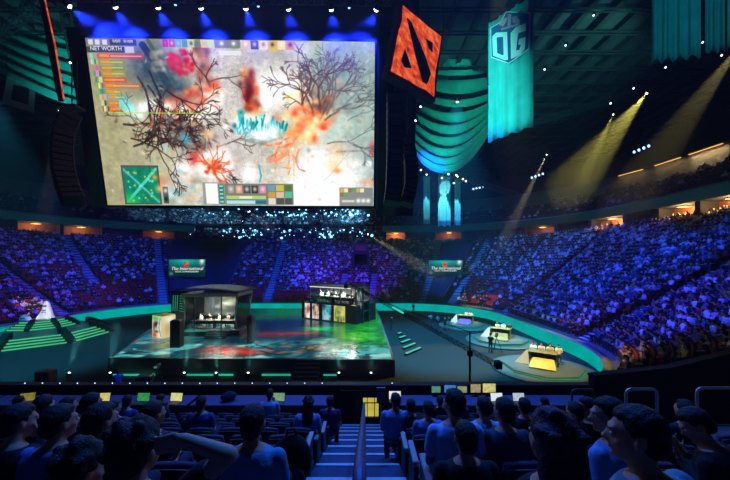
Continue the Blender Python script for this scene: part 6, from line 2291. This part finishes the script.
# second row
seated(14, 404, 10, 'hand_on_chin', 'person in black holding a hand to the cheek at the left edge', (22, 22, 28), make=(('sit', .12, -.5, .05, CHIN, 'short', 'long', .012), K()))
seated(55, 405, 10, 'turned', 'person in a blue top beside the one with a hand on the cheek', (90, 110, 170), make=(('sit', .08, -.45, .0, BACK, 'short', 'short'), K()))
seated(97, 403, 10, 'turned', 'dark-haired person in a navy top left of the raised hand', (36, 44, 80))
seated(467, 422, 10, 'plain', 'person in a black T-shirt with the chin raised, right of the aisle', (22, 22, 26), make=(('sit', .02, .1, -.05, BACK, 'short', 'short'), K()))
seated(617, 397, 10, 'profile', 'young man in a blue T-shirt looking left over his shoulder', (110, 160, 215), turn=.35, make=(('sit', .12, .9, .02, BACK, 'short', 'short', .012), K()))
seated(708, 405, 10, 'lean_left', 'person in a black jacket leaning over towards the left, reading a phone', (26, 28, 32), turn=.55, make=(('sit', .32, .55, .35, PHONE, 'short', 'long'), K()))
seated(252, 405, 10, 'plain', 'man in a teal blue T-shirt sitting alone left of the aisle', (90, 150, 190))
# third and fourth rows
seated(456, 397, 9, 'plain2', 'broad man in a light blue shirt right of the aisle', (170, 190, 235), make=(('sit', .05, .35, .0, BACK, 'short', 'short'), K()), scale=1.1)
seated(506, 398, 9, 'plain2', 'person in a dark teal top behind the bright white laptop', (40, 70, 90))
seated(151, 401, 9, 'turned', 'person in a maroon top leaning towards the press tables', (120, 30, 60), 'hair_brown')
seated(485, 397, 8, 'plain2', 'person in a pale blue top two rows behind the control desk', (150, 185, 230))
seated(42, 395, 8, 'plain', 'person with short dark hair behind the yellow laptop', (34, 36, 56))
seated(89, 393, 8, 'turned', 'person in a pink-collared blue top at left, two rows behind the cream laptop', (150, 60, 110))
seated(576, 402, 8, 'plain', 'dark-haired person right behind the purple-haired one', (26, 28, 40))
seated(592, 397, 8, 'profile', 'person in black turned left between the purple hair and the young man', (30, 30, 36), turn=.4)
seated(687, 400, 8, 'plain', 'person in dark clothes behind the man in grey green', (30, 34, 44))
# rows nearer the tables
seated(429, 401, 7, 'plain2', 'person with dark hair in a grey blue top left of the broad man', (110, 130, 180))
seated(525, 398, 7, 'plain', 'person in a black top behind the farthest right laptop', (24, 26, 36))
seated(66, 397, 7, 'turned', 'person in a teal top two rows behind the cream laptop', (70, 150, 170))
seated(396, 393, 6, 'plain2', 'person in a blue shirt on the first seats right of the aisle', (110, 150, 210))
seated(308, 397, 6, 'long_hair', 'woman with long brown hair on the seat nearest the aisle', (130, 140, 200), 'hair_brown', make=(('sit', .1, .1, .1, BACK, 'long', 'short'), K(female=True)))
seated(411, 399, 6, 'plain', 'person in a black top beside the one in the blue shirt', (28, 30, 44))
seated(201, 396, 6, 'plain', 'person with short hair sitting alone behind the pale yellow laptop', (60, 70, 130))
seated(113, 401, 6, 'turned', 'person in a bright blue top between the cream and the green laptop', (90, 120, 230))
seated(330, 401, 4, 'plain', 'person in a navy hooded top on the left edge of the aisle', (40, 50, 90), scale=1.0)
seated(270, 389, 3, 'typing', 'person in a pale blue shirt working at the pale green laptop', (150, 175, 220), make=(('sit', .2, .1, .2, PHONE, 'short', 'short'), K()))
seated(458, 394, 4, 'typing', 'person in grey behind the control desk, left of the wide monitor', (70, 80, 110))
seated(545, 397, 5, 'typing', 'person in dark blue near the right end of the press tables', (30, 40, 80))
seated(440, 396, 3, 'plain', 'operator in black at the control desk', (20, 22, 30))
seated(160, 394, 4, 'typing', 'person in dark grey working at the press table by the green laptop', (50, 54, 80))
seated(18, 396, 5, 'plain', 'person in dark clothes far left behind the yellow laptop', (30, 34, 60))
seated(127, 395, 5, 'plain2', 'person in dark blue behind the green laptop', (50, 60, 120))
# things carried in
o = empty('backpack', (W(287, 425, 3.0).x, hipY(9) + .12, tread(9) + .41), .2, 'black backpack propped on a seat left of the aisle', 'backpack')
mb = MB(); mb.smooth = True; mb.ell((0, 0, .24), (.2, .14, .26), None, 16, 10); mb.build('body', M['black_cloth'], o)
mb = MB(); mb.smooth = True; mb.ell((0, -.13, .16), (.13, .05, .12), None, 12, 8); mb.build('pocket', M['navy_cloth'], o)
mb = MB(); mb.tube([(-.05, 0, .48), (-.03, 0, .55), (.03, 0, .55), (.05, 0, .48)], .012, 6); mb.build('handle', M['black_cloth'], o)
# ================================================================== light
w = bpy.data.worlds.new('world'); SC.world = w
w.use_nodes = True
w.node_tree.nodes['Background'].inputs['Color'].default_value = (.004, .012, .03, 1)
w.node_tree.nodes['Background'].inputs['Strength'].default_value = .12


def wash(loc, target, col, power, angle, label, group, size=.4, blend=.6, glow=2.0, c=(60, 90, 255)):
    return lamp(loc, target, col, power, angle, label, .14, c, glow, size, group, blend, .6, 'wash_light', 'stage light')


# blue and violet washes on the stands
WB, WV, WC = (.012, .06, 1.0), (.07, .02, 1.0), (.015, .17, 1.0)
WASH = [((-2.5, 30, 22), (27, 28, 4.5), WB, 60000, 46, 'onto the near part of the right stand'), ((-2.5, 40, 22), (30, 44, 7), WB, 84000, 52, 'onto the middle of the right stand'),
        ((-3, 44, 22), (24, 60, 7), WC, 70000, 50, 'onto the far right corner'), ((-6, 44, 21), (-4, 64, 5), WV, 60000, 56, 'onto the middle of the far stand'),
        ((-14, 42, 21), (-17, 66, 6), WB, 60000, 56, 'onto the far stand left of the middle'), ((-18, 40, 21), (-40, 58, 5), WB, 66000, 52, 'onto the far left corner'),
        ((-18, 34, 20), (-47, 42, 5), WV, 60000, 52, 'onto the left stand'), ((-2, 26, 21), (21, 26, 3), WV, 30000, 34, 'onto the front rows at right')]
for (a, b, c, p, an, lab) in WASH:
    wash(a, b, c, p * 0.75, an, 'blue wash lamp in the roof aimed %s' % lab, 'blue wash lamps in the roof')
# cold patches on the far upper deck
for k, (px, py, pw) in enumerate(((150, 225, 5000), (190, 219, 9000), (222, 224, 9000), (262, 228, 7000), (300, 222, 9000), (335, 224, 9000), (352, 216, 22000))):
    t = W(px, py, 86)
    wash((t.x * .55, 52, 28.5), t, (.12, .55, 1), pw * 4.5, 17, 'pale cyan lamp lighting a patch of the far upper deck, %s from the left' % ORD[k], 'cyan lamps on the far upper deck', c=(160, 220, 255), size=.1)
# teal light on roof, canopies and banners
for k, (a, b, c, p, an, lab) in enumerate((((3.5, 30, 14), (10, 38, 26), (.1, .9, .7), 5500, 64, 'onto the canopy and roof right of the giant screen'), ((2.4, 19.4, 21), (11.3, 25.8, 23), (.12, .9, .85), 8000, 60, 'onto the OG banner'),
                                           ((-24, 26, 14.5), (-30, 33, 30), (.1, .8, .75), 6000, 54, 'onto the fabric at the upper left'), ((17, 12, 24), (21, 21, 26), (.1, .75, .9), 900, 70, 'onto the drapes at the upper right'),
                                           ((23.2, 24.0, 24.5), (18, 46, 31), (.12, .8, .6), 4500, 90, 'up at the roof beams on the right'))):
    wash(a, b, c, p, an, 'teal lamp aimed %s' % lab, 'teal lamps in the roof', c=(90, 230, 210))
# floor washes
for k, (a, b, c, p, an, lab) in enumerate((((-30, 26, 22), (-30, 28, 0), (.02, .4, .6), 40000, 60, 'onto the floor at the left'), ((8, 28, 22), (8, 32, 0), (.02, .36, .6), 110000, 60, 'onto the floor right of the stage'),
                                           ((6, 15, 21.5), (13, 24, .5), (1, .85, .4), 38000, 17, 'onto the nearest analyst desk'), ((3, 26, 20), (13.5, 32.6, .5), (1, .85, .45), 40000, 11, 'onto the middle analyst desk'), ((3, 34, 20), (12.5, 40.4, .5), (1, .9, .6), 32000, 10, 'onto the farthest analyst desk'))):
    wash(a, b, c, p, an, 'lamp high over the floor aimed %s' % lab, 'lamps over the arena floor', c=(255, 240, 200))
wash((5, 14.5, 21.5), on_z(616, 352, 2.2), (1, .75, .5), 16000, 9, 'warm lamp aimed at the first seats behind the corner of the boards', 'lamps over the arena floor', c=(255, 230, 190))
wash((-9, 13, 22), on_z(118, 385, .6), (.05, .2, 1), 16000, 8, 'blue fill lamp added to light the crew before the stage front', 'lamps over the arena floor', c=(120, 150, 255))  # fill lamp added so the crew member in blue stands out
wash((-28, 22, 18), (-35.8, 36.4, 2.2), (1, .95, .75), 26000, 8, 'warm lamp aimed at the white monument', 'lamps over the arena floor', c=(255, 240, 200))
for a, b, lab in (((-13, 26.5, 21), (-14, 31.5, 3), 'glass booth'), ((-4, 29, 20), (-4, 37.5, 3), 'panelled booth')):  # fill lamps added to brighten the booths, out of view behind the screen
    wash(a, b, (.75, .95, 1), 5500, 22, 'white fill lamp added over the stage to brighten the %s' % lab, 'white fill lamps added over the stage', c=(230, 240, 255))
# blue light over the near stand
wash((-5, 14, 24), (-5, 5, 5), (.02, .16, 1), 9000, 75, 'blue wash lamp aimed at the near stand left of the aisle', 'blue wash lamps in the roof')
wash((5, 14, 24), (5, 5, 5), (.03, .2, 1), 11000, 75, 'blue wash lamp aimed at the near stand right of the aisle', 'blue wash lamps in the roof')
wash((0, 9, 23), (-.1, 6, 4), (.05, .22, 1), 4000, 20, 'blue lamp aimed down the aisle stairs', 'blue wash lamps in the roof')
# warm rooms behind the glass of some suites
for k, (px, pw, lab) in enumerate(((12, 250, 'at the far left'), (97, 220, 'left of the giant screen'), (172, 140, 'left of the left sign screen'), (388, 600, 'under the cyan lit drapes'), (628, 900, 'above the middle of the right stand'), (668, 1000, 'third from the right edge'), (712, 1000, 'second from the right edge'), (560, 150, 'above the right stand'), (440, 200, 'right of the widest lit drape'))):
    t = t_at(px, 1.06)
    mids = [(a + b) / 2 for a, b in zip(SUITE_T, SUITE_T[1:])]; t = min(mids, key=lambda q: abs(q - t))
    x, y = ring([t], 1.06)
    o = empty('suite_lamp', (x[0], y[0], 15.15), 0, 'warm ceiling lamp inside a suite %s' % lab, 'lamp', 'warm lamps in the suites')
    mb = MB(); mb.box((0, 0, .05), (1.2, 1.2, .06), None, .02); mb.build('housing', M['white_paint'], o)
    mb = MB(); mb.box((0, 0, 0), (1.0, 1.0, .05), None, .02); mb.build('diffuser', M['suite_glow'] if 'suite_glow' in M else M.setdefault('suite_glow', emit('suite_glow', (255, 190, 90), 3.0)), o)
    l = bpy.data.lights.new('suite', 'POINT'); l.energy = pw; l.color = (1, .6, .22); l.shadow_soft_size = .4
    lo = bpy.data.objects.new('suite', l); COL.objects.link(lo); lo.parent = o; lo.location = (0, 0, -.35)

# ---- small glowing dots scattered all over the far upper deck
rg = np.random.default_rng(21)
mb = MB()
n = 0
while n < 420:
    px, py = rg.uniform(118, 372), rg.uniform(208, 239)
    d = max(math.exp(-((px - c) / w) ** 2 - ((py - y) / h) ** 2) for c, y, w, h in ((150, 229, 26, 6), (190, 219, 22, 7), (222, 222, 22, 6), (245, 232, 16, 5), (262, 226, 24, 5), (300, 215, 34, 5), (318, 228, 30, 6), (350, 214, 8, 8), (348, 228, 16, 6)))
    if rg.random() > d * .9 + .1: continue
    if py > 208 + 30 - (0 if px > 215 else (215 - px) * .05): continue
    s_ = (239 - py) / 31
    p = W(px, py, 79 + 11 * s_)
    r = .1 + .26 * rg.random() ** 2
    mb.ell(p, (r, r, r * .9), None, 6, 4); n += 1
o = mb.build('glowing_dots', emit('dot_glow', (110, 195, 255), 4.5, .5, .3, samp=False))
tag(o, 'hundreds of tiny glowing cyan white dots scattered over the far upper deck', 'lights', kind='stuff')
lamp(W(350.5, 214, 78), W(352, 236, 70), (.4, .85, 1), 2500, 60, 'bright cyan white lamp glaring under the right end of the giant screen', .35, (200, 240, 255), 6, size=.1, body=.6)

# ---- thin haze all through the hall (the world's own volume) and thicker haze added round the beams so they show
nt = w.node_tree
v = nt.nodes.new('ShaderNodeVolumeScatter'); v.inputs['Color'].default_value = (.9, .95, 1, 1); v.inputs['Anisotropy'].default_value = .3; v.inputs['Density'].default_value = .0008
nt.links.new(v.outputs[0], [n for n in nt.nodes if n.type == 'OUTPUT_WORLD'][0].inputs['Volume'])


def haze(mb, dens, label):
    hm, nt, b, out = new_mat('haze')
    v = nt.nodes.new('ShaderNodeVolumeScatter')
    v.inputs['Color'].default_value = (.9, .95, 1, 1); v.inputs['Density'].default_value = dens; v.inputs['Anisotropy'].default_value = .3
    nt.links.new(v.outputs[0], out.inputs['Volume']); nt.nodes.remove(b)
    tag(mb.build('haze', hm), label, 'haze', kind='stuff')


def haze_cone(mb, p, t, ang, r0, L=None):
    p, t = Vector(p), Vector(t)
    x, y, d = basis(t - p)
    L = L or (t - p).length
    k = math.tan(math.radians(ang / 2)) * 1.12
    mb.lathe([(r0 + .3 * k, .4), (r0 + .15 + L * k, L), (r0 + .1 + L * k * .8, L * 1.18), (.05, L * 1.4)], p, 24, Matrix((x, y, d)).transposed())


for (s_, Y, t, Y2, c, pw, an, lab, r), dens, nm in zip(BEAMS, (.006, .005, .005, .005, .007, .009, .005), ('broad yellow', 'narrow yellow', 'thin warm', 'wide faint yellow', 'warm far right', 'small orange', 'pale left')):
    mb = MB(); haze_cone(mb, W(*s_, Y), W(*t, Y2), an, .25)
    haze(mb, dens, 'cone of thicker haze added to show the %s beam' % nm)
mb = MB(); mb.box((-9, 21.3, 25.2), (24, .7, 3.2))  # extra haze added so the blue lamps' glow shows
haze(mb, .02, 'block of thicker haze added behind the blue lamps above the giant screen')
mb = MB()  # haze cones added so the floor lamps' beams show
for k, px in enumerate((69, 110, 184, 216, 248, 339, 371)):
    p = W(px, 376.5, 22.0); p.z = .38
    haze_cone(mb, p, p + Vector((.2 * (-1) ** k, .9, 4)), 15, .08, 2.6)
haze(mb, .03, 'thicker haze added over the floor lamps along the stage front')

# ================================================================== picture settings
SC.view_settings.view_transform = 'Standard'
SC.view_settings.look = 'None'
SC.view_settings.exposure = 0.0
SC.view_settings.gamma = 1.0
SC.view_settings.use_curve_mapping = False
SC.cycles.use_denoising = True
try:
    SC.cycles.denoiser = 'OPENIMAGEDENOISE'
except Exception:
    pass
SC.cycles.max_bounces = 6
SC.cycles.transparent_max_bounces = 12
SC.cycles.volume_bounces = 0
SC.cycles.sample_clamp_indirect = 4.0
